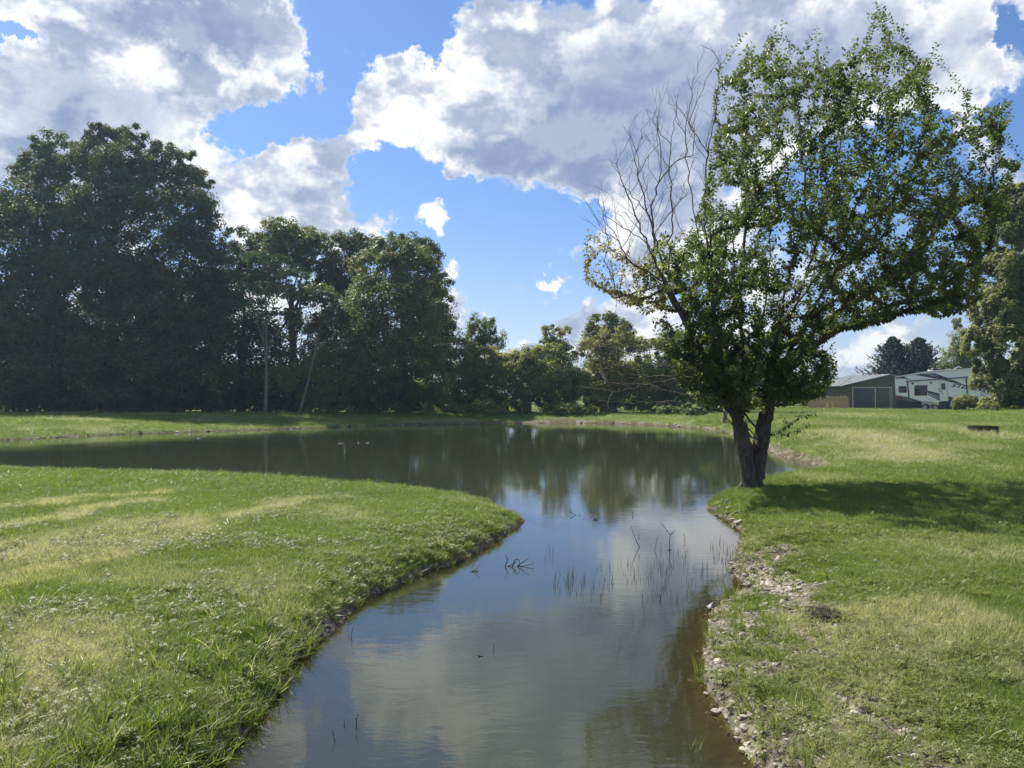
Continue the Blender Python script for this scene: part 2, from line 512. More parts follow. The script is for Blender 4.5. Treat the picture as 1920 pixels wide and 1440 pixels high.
def water_mat():
    m, T = new_mat('pond_water')
    geo = T.node('ShaderNodeNewGeometry'); P = geo.outputs['Position']
    dp = T.node('ShaderNodeAttribute', attribute_name='depth').outputs['Fac']
    # ripples: long low crests with calm patches between them
    v1 = T.vm('MULTIPLY', P, (1.0, 2.4, 1.0))
    r1 = T.noise(v1, 3.2, 4, .6, dist=.6)
    r2 = T.noise(v1, 11.0, 3, .6, dist=.4)
    calm = T.ss(T.noise(P, .35, 3, .5), .35, .65, .35, 1.0)
    h = T.m('MULTIPLY', T.m('MULTIPLY_ADD', r2, .22, r1), calm)
    bp = T.node('ShaderNodeBump', {'Height': h, 'Strength': 1.0, 'Distance': .0016})
    murk = T.mix(T.noise(P, .5, 4, .6), (.032, .037, .021), (.042, .046, .026))
    dif = T.node('ShaderNodeBsdfDiffuse', {'Color': murk})
    # silty water: the bed fades out with depth
    tr = T.node('ShaderNodeBsdfTransparent', {'Color': (.80, .77, .60, 1)})
    turb = T.m('SUBTRACT', 1.0, T.m('EXPONENT', T.m('MULTIPLY', dp, -5.5)))
    body = T.node('ShaderNodeMixShader', {0: turb, 1: tr.outputs[0], 2: dif.outputs[0]})
    gl = T.node('ShaderNodeBsdfGlossy', {'Color': (.97, .98, 1, 1), 'Roughness': .015, 'Normal': bp.outputs[0]})
    fr = T.node('ShaderNodeFresnel', {'IOR': 1.48, 'Normal': bp.outputs[0]})
    mx = T.node('ShaderNodeMixShader', {0: fr.outputs[0], 1: body.outputs[0], 2: gl.outputs[0]})
    T.node('ShaderNodeOutputMaterial', {'Surface': mx.outputs[0]})
    return m

# ------------------------------------------------------------------ ground sheet and water sheet
def axis(lo, hi, dense_lo, dense_hi, step, grow):
    a = list(np.arange(dense_lo, dense_hi + 1e-6, step))
    s = step; v = dense_hi
    while v < hi: s = min(s * grow, 400); v += s; a.append(v)
    s = step; v = dense_lo; pre = []
    while v > lo: s = min(s * grow, 400); v -= s; pre.append(v)
    return np.array(pre[::-1] + a)
xs = axis(-1500, 1500, -7.5, 7.5, .07, 1.055)
ys = axis(-300, 2000, 2.2, 15.5, .07, 1.035)
GX, GY = np.meshgrid(xs, ys)
GD = shore_dist(GX, GY).reshape(GX.shape)
GZ = ground(GX, GY, GD.ravel())
nx, ny = len(xs), len(ys)
idx = np.arange(nx * ny).reshape(ny, nx)
quads = np.stack([idx[:-1, :-1], idx[:-1, 1:], idx[1:, 1:], idx[1:, :-1]], -1).reshape(-1, 4)
V = np.stack([GX, GY, GZ], -1).reshape(-1, 3)
fx, fy = GX.ravel(), GY.ravel()
go = mesh_obj('ground', V, quads, ground_mat(), smooth=True,
              attrs={'straw': ('POINT', straw(fx, fy)), 'bare': ('POINT', bare(fx, fy, GD.ravel())), 'depth': ('POINT', np.clip(-GZ.ravel(), 0, None) + (GD.ravel() < 0) * .01)})
tag(go, 'mown lawn and grassy banks around the pond', kind='structure')

kx = (xs > -75) & (xs < 45); ky = (ys > -20) & (ys < 64)
wx, wy = np.meshgrid(xs[kx], ys[ky])
wd = np.clip(-GZ[np.ix_(ky, kx)], 0, None).ravel()
# keep only quads that touch the water
mx_, my_ = wx.shape[1], wx.shape[0]
widx = np.arange(mx_ * my_).reshape(my_, mx_)
wq = np.stack([widx[:-1, :-1], widx[:-1, 1:], widx[1:, 1:], widx[1:, :-1]], -1).reshape(-1, 4)
gzs = GZ[np.ix_(ky, kx)].ravel()
wq = wq[(gzs[wq].min(1) < 0)]
used, inv = np.unique(wq, return_inverse=True)
wo = mesh_obj('pond_water', np.stack([wx.ravel()[used], wy.ravel()[used], np.zeros(len(used))], -1), inv.reshape(wq.shape), water_mat(), smooth=True,
              attrs={'depth': ('POINT', wd[used])})
tag(wo, 'still pond water mirroring clouds and trees', kind='structure')
# ------------------------------------------------------------------ foliage and bark
def leaf_mat(name, dark, light, trans, tamt=.38, gloss=.42, dry=None):
    m, T = new_mat(name)
    v = T.node('ShaderNodeAttribute', attribute_name='vary').outputs['Fac']
    geo = T.node('ShaderNodeNewGeometry')
    n = T.noise(geo.outputs['Position'], .55, 3, .6)
    f = T.m('ADD', T.m('MULTIPLY', v, .7), T.m('MULTIPLY', T.ss(n, .35, .65), .3))
    c = T.mix(f, dark, light)
    if dry is not None:
        c = T.mix(T.ss(v, .93, .97), c, dry)
    b = T.node('ShaderNodeBsdfPrincipled', {'Base Color': c, 'Roughness': gloss})
    b.inputs['Specular IOR Level'].default_value = .45
    t = T.node('ShaderNodeBsdfTranslucent', {'Color': T.mix(f, tuple(q * .7 for q in trans), trans)})
    mx = T.node('ShaderNodeMixShader', {0: tamt, 1: b.outputs[0], 2: t.outputs[0]})
    T.node('ShaderNodeOutputMaterial', {'Surface': mx.outputs[0]})
    return m

def bark_mat(name, a, b_, sc_=14.0):
    m, T = new_mat(name)
    geo = T.node('ShaderNodeNewGeometry'); P = geo.outputs['Position']
    v = T.vm('MULTIPLY', P, (1, 1, .22))
    n = T.noise(v, sc_ * 2, 6, .7, dist=.4); n2 = T.noise(P, 3.0, 4, .6)
    c = T.mix(T.ss(n, .35, .65), a, b_)
    c = T.mix(T.m('MULTIPLY', T.ss(n2, .5, .7), .5), c, (.11, .115, .085))
    b = T.node('ShaderNodeBsdfPrincipled', {'Base Color': c, 'Roughness': .9})
    b.inputs['Specular IOR Level'].default_value = .2
    bp = T.node('ShaderNodeBump', {'Height': n, 'Strength': .9, 'Distance': .02})
    T.l.new(bp.outputs[0], b.inputs['Normal'])
    T.node('ShaderNodeOutputMaterial', {'Surface': b.outputs[0]})
    return m

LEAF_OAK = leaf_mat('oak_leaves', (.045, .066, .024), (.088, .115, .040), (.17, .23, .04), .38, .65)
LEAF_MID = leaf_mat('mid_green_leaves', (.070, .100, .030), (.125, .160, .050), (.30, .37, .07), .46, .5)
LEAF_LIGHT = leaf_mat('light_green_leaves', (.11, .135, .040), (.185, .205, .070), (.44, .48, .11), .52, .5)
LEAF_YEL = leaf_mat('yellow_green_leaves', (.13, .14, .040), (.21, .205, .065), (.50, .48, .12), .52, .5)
LEAF_FEATHER = leaf_mat('feathery_leaves', (.050, .090, .035), (.085, .135, .055), (.12, .20, .06), .32)
LEAF_CONIFER = leaf_mat('juniper_sprays', (.022, .042, .020), (.045, .072, .032), (.03, .06, .02), .15, .6)
LEAF_WILLOW = leaf_mat('willow_leaves', (.105, .125, .036), (.175, .185, .062), (.44, .46, .10), .48, .5)
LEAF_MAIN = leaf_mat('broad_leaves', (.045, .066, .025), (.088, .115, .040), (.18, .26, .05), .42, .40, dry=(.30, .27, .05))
LEAF_LOW = leaf_mat('sun_painted_lower_leaves', (.095, .12, .028), (.155, .175, .045), (.36, .41, .06), .50, .42)  # paler copy of the crown leaves, with sunlight put into the colour
LEAF_DRY = leaf_mat('yellowing_leaves', (.22, .20, .045), (.40, .34, .12), (.45, .40, .10), .42, .45)
BARK = bark_mat('grey_bark', (.045, .038, .030), (.14, .12, .10))
BARK_DEAD = bark_mat('dead_bark', (.07, .058, .052), (.17, .145, .13), 20)
BARK_PALE = bark_mat('pale_bark', (.13, .11, .09), (.26, .22, .18))

def unit(a):
    return a / (np.linalg.norm(a, axis=-1, keepdims=True) + 1e-9)

def leaf_quads(pos, normal, size, r, aspect=.62, spin=None):
    """one rhombic leaf or leaf spray per position, facing 'normal'"""
    n = len(pos)
    rnd = unit(r.normal(size=(n, 3))) if spin is None else spin
    t = unit(np.cross(normal, rnd)); b = np.cross(normal, t)
    s = size[:, None] * .5
    p = np.stack([pos + t * s, pos + b * s * aspect, pos - t * s, pos - b * s * aspect], 1)
    p[:, 0] -= normal * s * .35
    p[:, 2] -= normal * s * .25
    return p.reshape(-1, 3), np.arange(4 * n).reshape(n, 4)

def crown_points(lobes, n, r, fill=.30, clump=(.20, .44), flat=.75, droop=0.0):
    """leaf positions grouped in clumps that sit on and in the given lobes (x, y, z, rx, ry, rz)"""
    L = np.array(lobes, float)
    w = (L[:, 3] * L[:, 4] + L[:, 3] * L[:, 5] + L[:, 4] * L[:, 5]); w = w / w.sum()
    per = 40 if n < 13000 else (62 if n < 34000 else 115)
    nc = max(20, n // per)
    li = r.choice(len(L), nc, p=w)
    d = unit(r.normal(size=(nc, 3)))
    d[:, 2] = np.where(d[:, 2] < -.55, -d[:, 2] * .6, d[:, 2]); d = unit(d)
    rad = np.where(r.random(nc) < fill, r.uniform(.35, .85, nc), r.uniform(.84, 1.06, nc))
    c = L[li, :3] + d * L[li, 3:6] * rad[:, None]
    cr = np.cbrt(L[li, 3] * L[li, 4] * L[li, 5]) * r.uniform(clump[0] * .7, clump[1], nc)
    ci = np.repeat(np.arange(nc), per)
    q = unit(r.normal(size=(len(ci), 3)) + np.array([0, 0, .35])) * (r.random((len(ci), 1)) ** .34) * (1 + r.normal(size=(len(ci), 1)) * .13)
    q[:, 2] *= flat
    pos = c[ci] + q * cr[ci][:, None]
    if droop:
        pos[:, 2] -= droop * (r.random(len(ci)) ** 2) * cr[ci]
    nrm = unit(unit(q) * 1.15 + d[ci] * .35 + np.array([0, 0, .35]) + r.normal(size=q.shape) * .42)
    vary = np.clip(r.random(nc)[ci] * .65 + r.random(len(ci)) * .35, 0, 1)
    return pos, nrm, vary, c

def trunk_geo(base, fork_z, lobes_c, r0, r, n_limbs=8, lean=(0, 0)):
    g = Geo()
    bx, by, bz = base
    pts = []; rad = []
    for k in range(9):
        t = k / 8
        pts.append((bx + lean[0] * t + .12 * sin(3 * t + bx), by + lean[1] * t + .1 * cos(4 * t), bz - .15 + (fork_z - bz + .15) * t))
        rad.append(r0 * (1.0 + .45 * (1 - t) ** 6) * (1 - .45 * t))
    g.tube(pts, rad, 9)
    for j in range(min(n_limbs, len(lobes_c))):
        e = Vector(lobes_c[j]); t0 = r.uniform(.45, 1.0)
        k0 = min(8, int(t0 * 8)); s = Vector(pts[k0])
        mid = s.lerp(e, .5) + Vector((0, 0, .12 * (e - s).length))
        P = [s.lerp(mid, t) * (1 - t) + mid.lerp(e, t) * t for t in (0, .2, .4, .6, .8, 1)]
        P = [p + Vector(r.normal(size=3) * .06 * (e - s).length * (0 < i < 5) * .4) for i, p in enumerate(P)]
        rr = rad[k0] * .55
        g.tube(P, [rr, rr * .8, rr * .6, rr * .45, rr * .3, rr * .12], 5)
    return g

def tree(name, label, cat, base, lobes, n, size, mat, r0=.2, fork=.45, seed=1, bark=None, group=None, fill=.30, clump=(.20, .44), flat=.75,
         droop=0.0, n_limbs=8, aspect=.62, crown='crown', extra=None, lean=(0, 0)):
    r = np.random.default_rng(seed)
    L = np.array(lobes, float)
    base = np.array(base, float)
    root = empty(name, tuple(base))
    tag(root, label, cat, group)
    L2 = L.copy(); L2[:, :3] -= base
    pos, nrm, vary, cc = crown_points(L2, n, r, fill, clump, flat, droop)
    keep = pos[:, 2] > .08
    pos, nrm, vary = pos[keep], nrm[keep], vary[keep]
    sz = size * r.uniform(.6, 1.3, len(pos))
    v, f = leaf_quads(pos, nrm, sz, r, aspect)
    co = mesh_obj(crown, v, f, mat, root, attrs={'vary': ('FACE', vary)})
    top = L2[:, 2].max()
    order = r.permutation(len(cc))
    tg = trunk_geo((0, 0, 0), fork * top, cc[order], r0, r, n_limbs, lean)
    tg.obj('trunk', bark or BARK, root, smooth=True)
    return root

def lobes_px(L, Y, dy=None, thick=.8):
    """crown lobes given in photo pixels at distance Y: (px, py, rx, ry[, offset in depth])"""
    out = []
    for q in L:
        px, py, rx, ry = q[:4]; o = q[4] if len(q) > 4 else 0.0
        d = Y + o
        x, y, z = at_depth(px, py, d)
        k = d / F_PX
        out.append((x, y, z, rx * k, max(rx, ry) * k * thick, ry * k))
    return out

def tree_px(name, label, cat, base_px, Y, L, n, size, mat, **kw):
    L = list(L)
    if size > .17 and 50 < Y < 65 and not kw.pop('no_skirt', False):
        w_ = max(q[2] for q in L) * .75
        L += [(base_px - w_ * .7, 764, w_ * .8, 30, .5), (base_px + w_ * .7, 761, w_ * .8, 33, -.3), (base_px, 745, w_, 36, .8)]
        n = int(n * 1.2)
    if Y < 100 and size > .2: size *= .72; n = int(n * 1.45)
    x = (base_px - CX) / F_PX * Y
    z = gz(x, Y)
    return tree(name, label, cat, (x, Y, z), lobes_px(L, Y, thick=kw.pop('thick', .8)), n, size, mat, **kw)

GRP = 'trees behind the far bank'
# the tall oaks on the left
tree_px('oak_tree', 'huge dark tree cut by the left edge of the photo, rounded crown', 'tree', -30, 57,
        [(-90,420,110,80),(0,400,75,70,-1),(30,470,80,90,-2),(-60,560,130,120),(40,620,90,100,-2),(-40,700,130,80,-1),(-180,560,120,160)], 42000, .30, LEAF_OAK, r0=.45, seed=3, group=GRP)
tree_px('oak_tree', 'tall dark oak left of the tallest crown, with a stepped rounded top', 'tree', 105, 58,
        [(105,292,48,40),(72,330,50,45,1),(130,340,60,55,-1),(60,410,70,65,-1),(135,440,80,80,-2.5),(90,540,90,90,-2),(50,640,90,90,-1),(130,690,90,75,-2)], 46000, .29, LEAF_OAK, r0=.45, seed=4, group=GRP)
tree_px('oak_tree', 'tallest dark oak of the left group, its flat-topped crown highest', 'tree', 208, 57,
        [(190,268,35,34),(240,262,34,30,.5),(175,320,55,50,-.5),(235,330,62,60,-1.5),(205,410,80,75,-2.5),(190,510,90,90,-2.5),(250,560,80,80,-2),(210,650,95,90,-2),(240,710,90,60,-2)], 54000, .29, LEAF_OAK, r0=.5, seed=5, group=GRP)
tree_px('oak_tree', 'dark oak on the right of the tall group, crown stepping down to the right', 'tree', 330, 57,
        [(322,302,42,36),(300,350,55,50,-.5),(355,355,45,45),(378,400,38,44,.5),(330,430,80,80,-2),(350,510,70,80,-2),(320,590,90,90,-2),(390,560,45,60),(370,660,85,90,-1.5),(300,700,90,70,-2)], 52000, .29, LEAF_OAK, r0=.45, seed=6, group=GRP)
# dark wood right behind them that closes the view at ground level
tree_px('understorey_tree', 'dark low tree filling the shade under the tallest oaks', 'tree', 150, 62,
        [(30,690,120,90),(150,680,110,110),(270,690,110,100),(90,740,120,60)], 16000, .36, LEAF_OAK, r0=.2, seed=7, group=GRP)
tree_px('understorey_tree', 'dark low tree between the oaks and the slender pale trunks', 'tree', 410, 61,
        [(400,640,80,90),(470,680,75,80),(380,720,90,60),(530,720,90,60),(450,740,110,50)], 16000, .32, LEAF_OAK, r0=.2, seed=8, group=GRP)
# the lower group in the middle
tree_px('broadleaf_tree', 'dark tree with an uneven top just right of the tall oaks, grey-green leaves', 'tree', 450, 60,
        [(455,455,38,34),(500,470,40,30),(440,510,45,50),(480,540,60,50),(440,600,60,60)], 15000, .27, LEAF_OAK, r0=.25, seed=9, group=GRP)
tree_px('broadleaf_tree', 'airy tree with rounded top and sky gaps in the middle group', 'tree', 545, 59,
        [(525,440,45,28),(560,455,55,32),(595,470,38,30),(530,490,50,38),(590,510,45,32),(575,550,30,25)], 17000, .25, LEAF_MID, r0=.3, fork=.72, seed=10, group=GRP, fill=.5)
tree_px('feathery_tree', 'spreading feathery tree with flat layered pale-green foliage and a thin trunk', 'tree', 497, 54,
        [(490,490,60,12),(455,520,45,14),(530,515,60,13),(500,545,75,14),(580,560,50,12),(450,570,45,14),(520,590,40,12),(620,570,30,9)], 15000, .19, LEAF_FEATHER,
        no_skirt=True, r0=.12, fork=.80, seed=11, group=GRP, bark=BARK_PALE, fill=.5, flat=.30, clump=(.3, .5), aspect=.35, n_limbs=12)
tree_px('slender_tree', 'slender tree with a bare pale leaning trunk before the dark wood', 'tree', 560, 54.5,
        [(600,560,34,26),(620,600,38,20),(590,620,22,14)], 4500, .22, LEAF_MID, no_skirt=True, r0=.10, fork=.80, seed=12, group=GRP, bark=BARK_PALE, lean=(1.6, 0), n_limbs=10)
tree_px('broadleaf_tree', 'tree with a broken brownish-green top between the airy tree and the bright round one', 'tree', 665, 60,
        [(655,465,42,30),(690,470,40,30),(640,520,40,45),(670,560,50,50),(620,540,30,28),(640,620,50,50)], 18000, .26, LEAF_OAK, r0=.3, fork=.6, seed=13, group=GRP)
tree_px('broadleaf_tree', 'big bright green rounded tree at the right end of the tall wood', 'tree', 755, 57,
        [(740,480,45,40,-1),(715,520,58,50,-2),(770,520,55,55,-1),(790,570,48,55,-.5),(730,590,80,70,-3),(800,630,45,60),(740,660,90,70,-2.5),(700,700,70,60,-2),(800,710,55,50,-.5)], 52000, .25, LEAF_MID, r0=.4, seed=14, group=GRP)
tree_px('broadleaf_tree', 'dark tree top peeping over the bright round tree', 'tree', 790, 63,
        [(765,465,45,25),(800,490,32,35),(815,550,35,45),(810,640,45,70)], 14000, .28, LEAF_OAK, r0=.3, seed=15, group=GRP)
tree_px('understorey_tree', 'low sunlit tree at the foot of the middle group', 'tree', 620, 55.5,
        [(600,690,50,35,.5),(655,665,40,28),(560,720,60,40,1),(640,725,55,38),(690,735,40,30)], 13000, .22, LEAF_LIGHT, r0=.12, seed=16, group=GRP)
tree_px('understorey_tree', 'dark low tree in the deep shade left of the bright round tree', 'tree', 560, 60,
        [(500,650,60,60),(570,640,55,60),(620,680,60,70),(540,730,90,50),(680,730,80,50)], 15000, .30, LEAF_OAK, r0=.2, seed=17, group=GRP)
tree_px('understorey_tree', 'sunlit yellow-green small tree seen through the gap by the left oaks', 'tree', 60, 68,
        [(60,610,40,25),(40,640,40,25)], 3500, .3, LEAF_YEL, r0=.1, seed=18, group=GRP)
# along the far end of the pond
tree_px('weeping_tree', 'pale thin-crowned tree with drooping twigs left of the sky gap', 'tree', 905, 64,
        [(900,605,34,22),(885,630,30,25),(925,632,24,22),(905,655,40,28),(880,680,35,25)], 9000, .22, LEAF_MID, r0=.2, seed=20, group=GRP, droop=1.2, fill=.6)
tree_px('broadleaf_tree', 'medium green bushy tree at the left corner of the far pond end', 'tree', 880, 60,
        [(860,670,40,35),(900,685,45,35),(940,690,38,28),(870,720,50,40),(920,730,60,38),(975,700,40,40)], 24000, .22, LEAF_YEL, r0=.2, seed=21, group=GRP)
tree_px('broadleaf_tree', 'low dark green tree below the sky gap at the far pond end', 'tree', 990, 59,
        [(985,680,42,26),(1025,668,35,28),(960,705,45,38),(1010,720,55,40),(1060,725,50,36)], 22000, .22, LEAF_LIGHT, r0=.2, seed=22, group=GRP)
tree_px('vine_clad_tree', 'narrow vine-covered tree with a pale mop-like top', 'tree', 1048, 61,
        [(1045,622,28,14),(1040,645,26,22),(1055,670,26,26),(1050,700,30,30),(1070,735,30,32)], 13000, .21, LEAF_LIGHT, r0=.18, seed=23, group=GRP)
tree_px('spiky_tree', 'darker tree with an open pointed top behind the yellow-green one', 'tree', 1140, 66,
        [(1135,603,34,16),(1115,625,30,18),(1160,622,34,20),(1140,650,50,30)], 9000, .24, LEAF_MID, r0=.2, seed=24, group=GRP, fill=.6)
tree_px('broadleaf_tree', 'yellow-green dome-shaped tree in the middle of the far end', 'tree', 1150, 60,
        [(1155,640,34,26),(1120,660,34,28),(1185,665,32,30),(1140,700,55,40),(1190,720,50,40),(1110,735,45,32)], 24000, .21, LEAF_YEL, r0=.2, seed=25, group=GRP)
tree_px('broadleaf_tree', 'dark green tree right of the yellow-green dome, seen through bare branches', 'tree', 1240, 61,
        [(1220,660,38,28),(1265,655,40,30),(1230,710,50,44),(1280,715,52,44)], 20000, .24, LEAF_LIGHT, r0=.2, seed=26, group=GRP)
tree_px('broadleaf_tree', 'dark tree behind the trunk of the big shore tree', 'tree', 1350, 62,
        [(1320,665,40,30),(1370,660,40,32),(1340,710,55,42),(1410,700,55,45),(1300,735,45,32)], 18000, .26, LEAF_OAK, r0=.2, seed=27, group=GRP)
tree_px('broadleaf_tree', 'dark rounded tree just left of the shed', 'tree', 1470, 84,
        [(1460,715,28,28),(1490,728,24,24),(1430,720,40,35),(1505,745,16,14)], 12000, .34, LEAF_OAK, r0=.2, seed=28, group=GRP)
tree_px('distant_tree', 'faint distant treetop low in the sky gap', 'tree', 1000, 150,
        [(1000,665,25,12),(985,680,30,18),(1030,685,40,20)], 3000, .7, LEAF_OAK, r0=.3, seed=29, group=GRP)
# shrubs on the far bank
for i, (px, py, rx, ry, Y, lab, mt) in enumerate([
        (905, 765, 26, 13, 55.5, 'pale green rounded shrub on the far bank below the thin-crowned tree', LEAF_LIGHT),
        (868, 769, 16, 8, 55.8, 'small low shrub left of the rounded shrub on the far bank', LEAF_LIGHT),
        (1062, 767, 26, 10, 56, 'broad low weed patch on the far bank below the vine-clad tree', LEAF_LIGHT),
        (1093, 769, 18, 8, 56, 'leafy weeds right of the broad weed patch on the far bank', LEAF_LIGHT),
        (1255, 772, 22, 9, 55, 'dark low shrub on the far bank below the bare branches', LEAF_MID),
        (1305, 774, 20, 9, 52, 'low green shrub on the far bank close to the big tree trunk', LEAF_MID)]):
    tree_px('shrub', lab, 'shrub', px, Y, [(px, py, rx, ry), (px - rx * .5, py + ry * .3, rx * .6, ry * .7)], 2600, .15, mt, r0=.04, seed=60 + i, group='shrubs along the far bank', crown='foliage', n_limbs=4)
# small tree at the right shore
tree_px('small_tree', 'small tree with a short pinkish trunk on the right shore behind the big trunk', 'tree', 1356, 43.5,
        [(1345,735,28,18),(1375,725,30,20),(1355,705,26,20)], 3600, .14, LEAF_MID, r0=.13, fork=.6, seed=30, bark=BARK_PALE)
# the wood behind, one mass that closes the horizon
def woodland():
    r = np.random.default_rng(88)
    L = []
    px = -330
    while px < 1540:
        Y = r.uniform(68, 76) if px < 1400 else 95
        top = 655 + 45 * vnoise(px, 3, 90) - (5 if px > 850 else 0) + (40 if px > 1380 else 0)
        L += lobes_px([(px, (top + 775) / 2, 50, (775 - top) / 2), (px + 15, 768, 55, 26)], Y, thick=.6); px += 34
    pos, nrm, vary, _ = crown_points(L, 60000, r, .2, (.25, .4), .7)
    k = pos[:, 2] > .5
    v, f = leaf_quads(pos[k], nrm[k], .42 * r.uniform(.6, 1.3, k.sum()), r)
    o = mesh_obj('woodland', v, f, LEAF_LIGHT, attrs={'vary': ('FACE', vary[k])})
    tag(o, 'dense dark wood behind the pond trees', kind='stuff')
woodland()
# beyond the trailer
def conifer(label, px, Y, top_py, half, seed):
    r = np.random.default_rng(seed)
    x = (px - CX) / F_PX * Y; z0 = gz(x, Y)
    zt = at_depth(px, top_py, Y)[2]
    H = zt - z0; R = half * Y / F_PX
    root = empty('juniper_tree', (x, Y, z0)); tag(root, label, 'tree', 'dark junipers behind the trailer')
    pos, nrm, vary = [], [], []
    nb = 560
    for k in range(nb):
        t = (k + r.random()) / nb
        h = H * (.04 + .96 * t ** .85)
        rad = R * (1 - t) ** .85 * r.choice([.62, .8, 1.0, 1.25], p=[.3, .35, .25, .1]) + .08
        a = r.uniform(0, 2 * pi)
        m = 34
        s = r.random(m) ** .6
        lift = rad * .75
        q = np.stack([np.cos(a) * rad * s, np.sin(a) * rad * s, h + lift * s], 1) + r.normal(size=(m, 3)) * np.array([.13, .13, .12]) * (1.25 - s)[:, None]
        pos.append(q); nrm.append(unit(r.normal(size=(m, 3)) + np.array([cos(a) * .3, sin(a) * .3, .4])))
        vary.append(np.full(m, r.random()))
    pos = np.concatenate(pos); nrm = np.concatenate(nrm); vary = np.concatenate(vary)
    pos[:, 2] = np.minimum(pos[:, 2], H * 1.02)
    v, f = leaf_quads(pos, nrm, r.uniform(.16, .36, len(pos)), r, .4)
    mesh_obj('crown', v, f, LEAF_CONIFER, root, attrs={'vary': ('FACE', vary)})
    g = Geo(); g.tube([(0, 0, -.1), (0, 0, H * .5), (0, 0, H * .97)], [.22, .13, .02], 7); g.obj('trunk', BARK, root, smooth=True)
conifer('dark bushy juniper behind the shed roof, the left of two', 1674, 92, 634, 56, 31)
conifer('dark juniper behind the trailer roof, right of its twin', 1724, 91, 636, 62, 32)
tree_px('poplar_tree', 'thin pale poplar behind the right end of the trailer roof', 'tree', 1795, 88,
        [(1795,615,9,20),(1797,640,17,22),(1790,665,24,24),(1772,690,26,20),(1810,680,28,30),(1795,700,34,22)], 9000, .26, LEAF_LIGHT, r0=.16, seed=33, fill=.8, flat=1.2, clump=(.3,.5))
tree_px('willow_tree', 'large yellow-green willow filling the right edge behind the big tree', 'tree', 1920, 54,
        [(1915,390,42,48),(1960,430,60,60),(1880,450,38,40),(1900,520,60,50,-1),(1850,500,28,30),(1960,560,70,60,-1),(1870,580,45,45,-1.5),(1840,640,30,38,-1),(1900,640,55,50,-2),(1860,705,34,42,-1.5),(1910,720,50,40,-2),(1970,680,60,60,-1),(2040,560,60,120),(2060,690,60,60)],
        85000, .36, LEAF_WILLOW, r0=.4, seed=34, droop=.9, flat=.8, aspect=.42, clump=(.22, .38))
for i, (px, py, rx, ry, Y, lab, mt) in enumerate([
        (1812, 757, 24, 15, 58, 'rounded brownish-green bush in front of the trailer hitch end', LEAF_WILLOW),
        (1868, 756, 28, 10, 55, 'low bush under the willow right of the rounded bush', LEAF_WILLOW),
        (1910, 752, 30, 14, 52, 'low bush at the right edge under the willow', LEAF_MID)]):
    tree_px('bush', lab, 'bush', px, Y, [(px, py, rx, ry), (px - rx * .4, py + ry * .3, rx * .6, ry * .7), (px + rx * .5, py + 3, rx * .5, ry * .7)], 5200, .14, mt, r0=.04, seed=70 + i, group='bushes beside the trailer', crown='foliage', n_limbs=5)
# ------------------------------------------------------------------ shed
def paint(name, col, rough=.5, **k): return simple_mat(name, col, rough, **k)
M_OLIVE = paint('olive_siding', (.085, .088, .062), .75)
M_TAN = paint('tan_siding', (.15, .12, .08), .8)
M_ROOF = paint('pale_metal_roof', (.30, .31, .30), .45)
M_TRIMD = paint('brown_trim', (.07, .06, .05), .7)
M_DOOR = paint('slate_blue_door', (.035, .052, .065), .45)
M_FRAME = paint('weathered_white_trim', (.42, .42, .39), .6)
M_WHITE = paint('white_gelcoat', (.86, .87, .88), .3, noise_amt=.02)
M_BLACK = paint('black_plastic', (.012, .013, .016), .45)
M_GLASS = paint('tinted_glass', (.010, .012, .016), .06, noise_amt=0.02, spec=.8)
M_GREYD = paint('dark_grey_decal', (.05, .053, .062), .35)
M_GREYL = paint('silver_grey_decal', (.22, .23, .25), .35)
M_RED = paint('dark_red_decal', (.17, .018, .022), .35)
M_TYRE = paint('tyre_rubber', (.018, .018, .019), .85)
M_RIM = paint('grey_alloy', (.42, .43, .44), .35, metal=.7)
M_WOOD = paint('fence_wood', (.46, .33, .19), .85)
M_POLE = paint('pole_wood', (.10, .085, .07), .9)
M_RUST = simple_mat('fire_blackened_steel', (.022, .018, .016), .75, .3, .5, 20)
M_YEL = paint('yellow_wood', (.55, .42, .16), .7)

class Plane:
    """a vertical plane in the world, laid out from two photo pixels at known distances"""
    def __init__(self, pa, Ya, pb, Yb, z0=0.0):
        ax = (pa - CX) / F_PX * Ya; bx = (pb - CX) / F_PX * Yb
        self.a = Vector((ax, Ya, 0)); self.u = (Vector((bx, Yb, 0)) - self.a).normalized()
        self.n = Vector((self.u.y, -self.u.x, 0))
        if self.n.y > 0: self.n = -self.n
    def at(self, px, py):
        d = Vector(ray(px, py)); e = Vector(EYE)
        t = (self.a - e).dot(self.n) / d.dot(self.n)
        return e + d * t

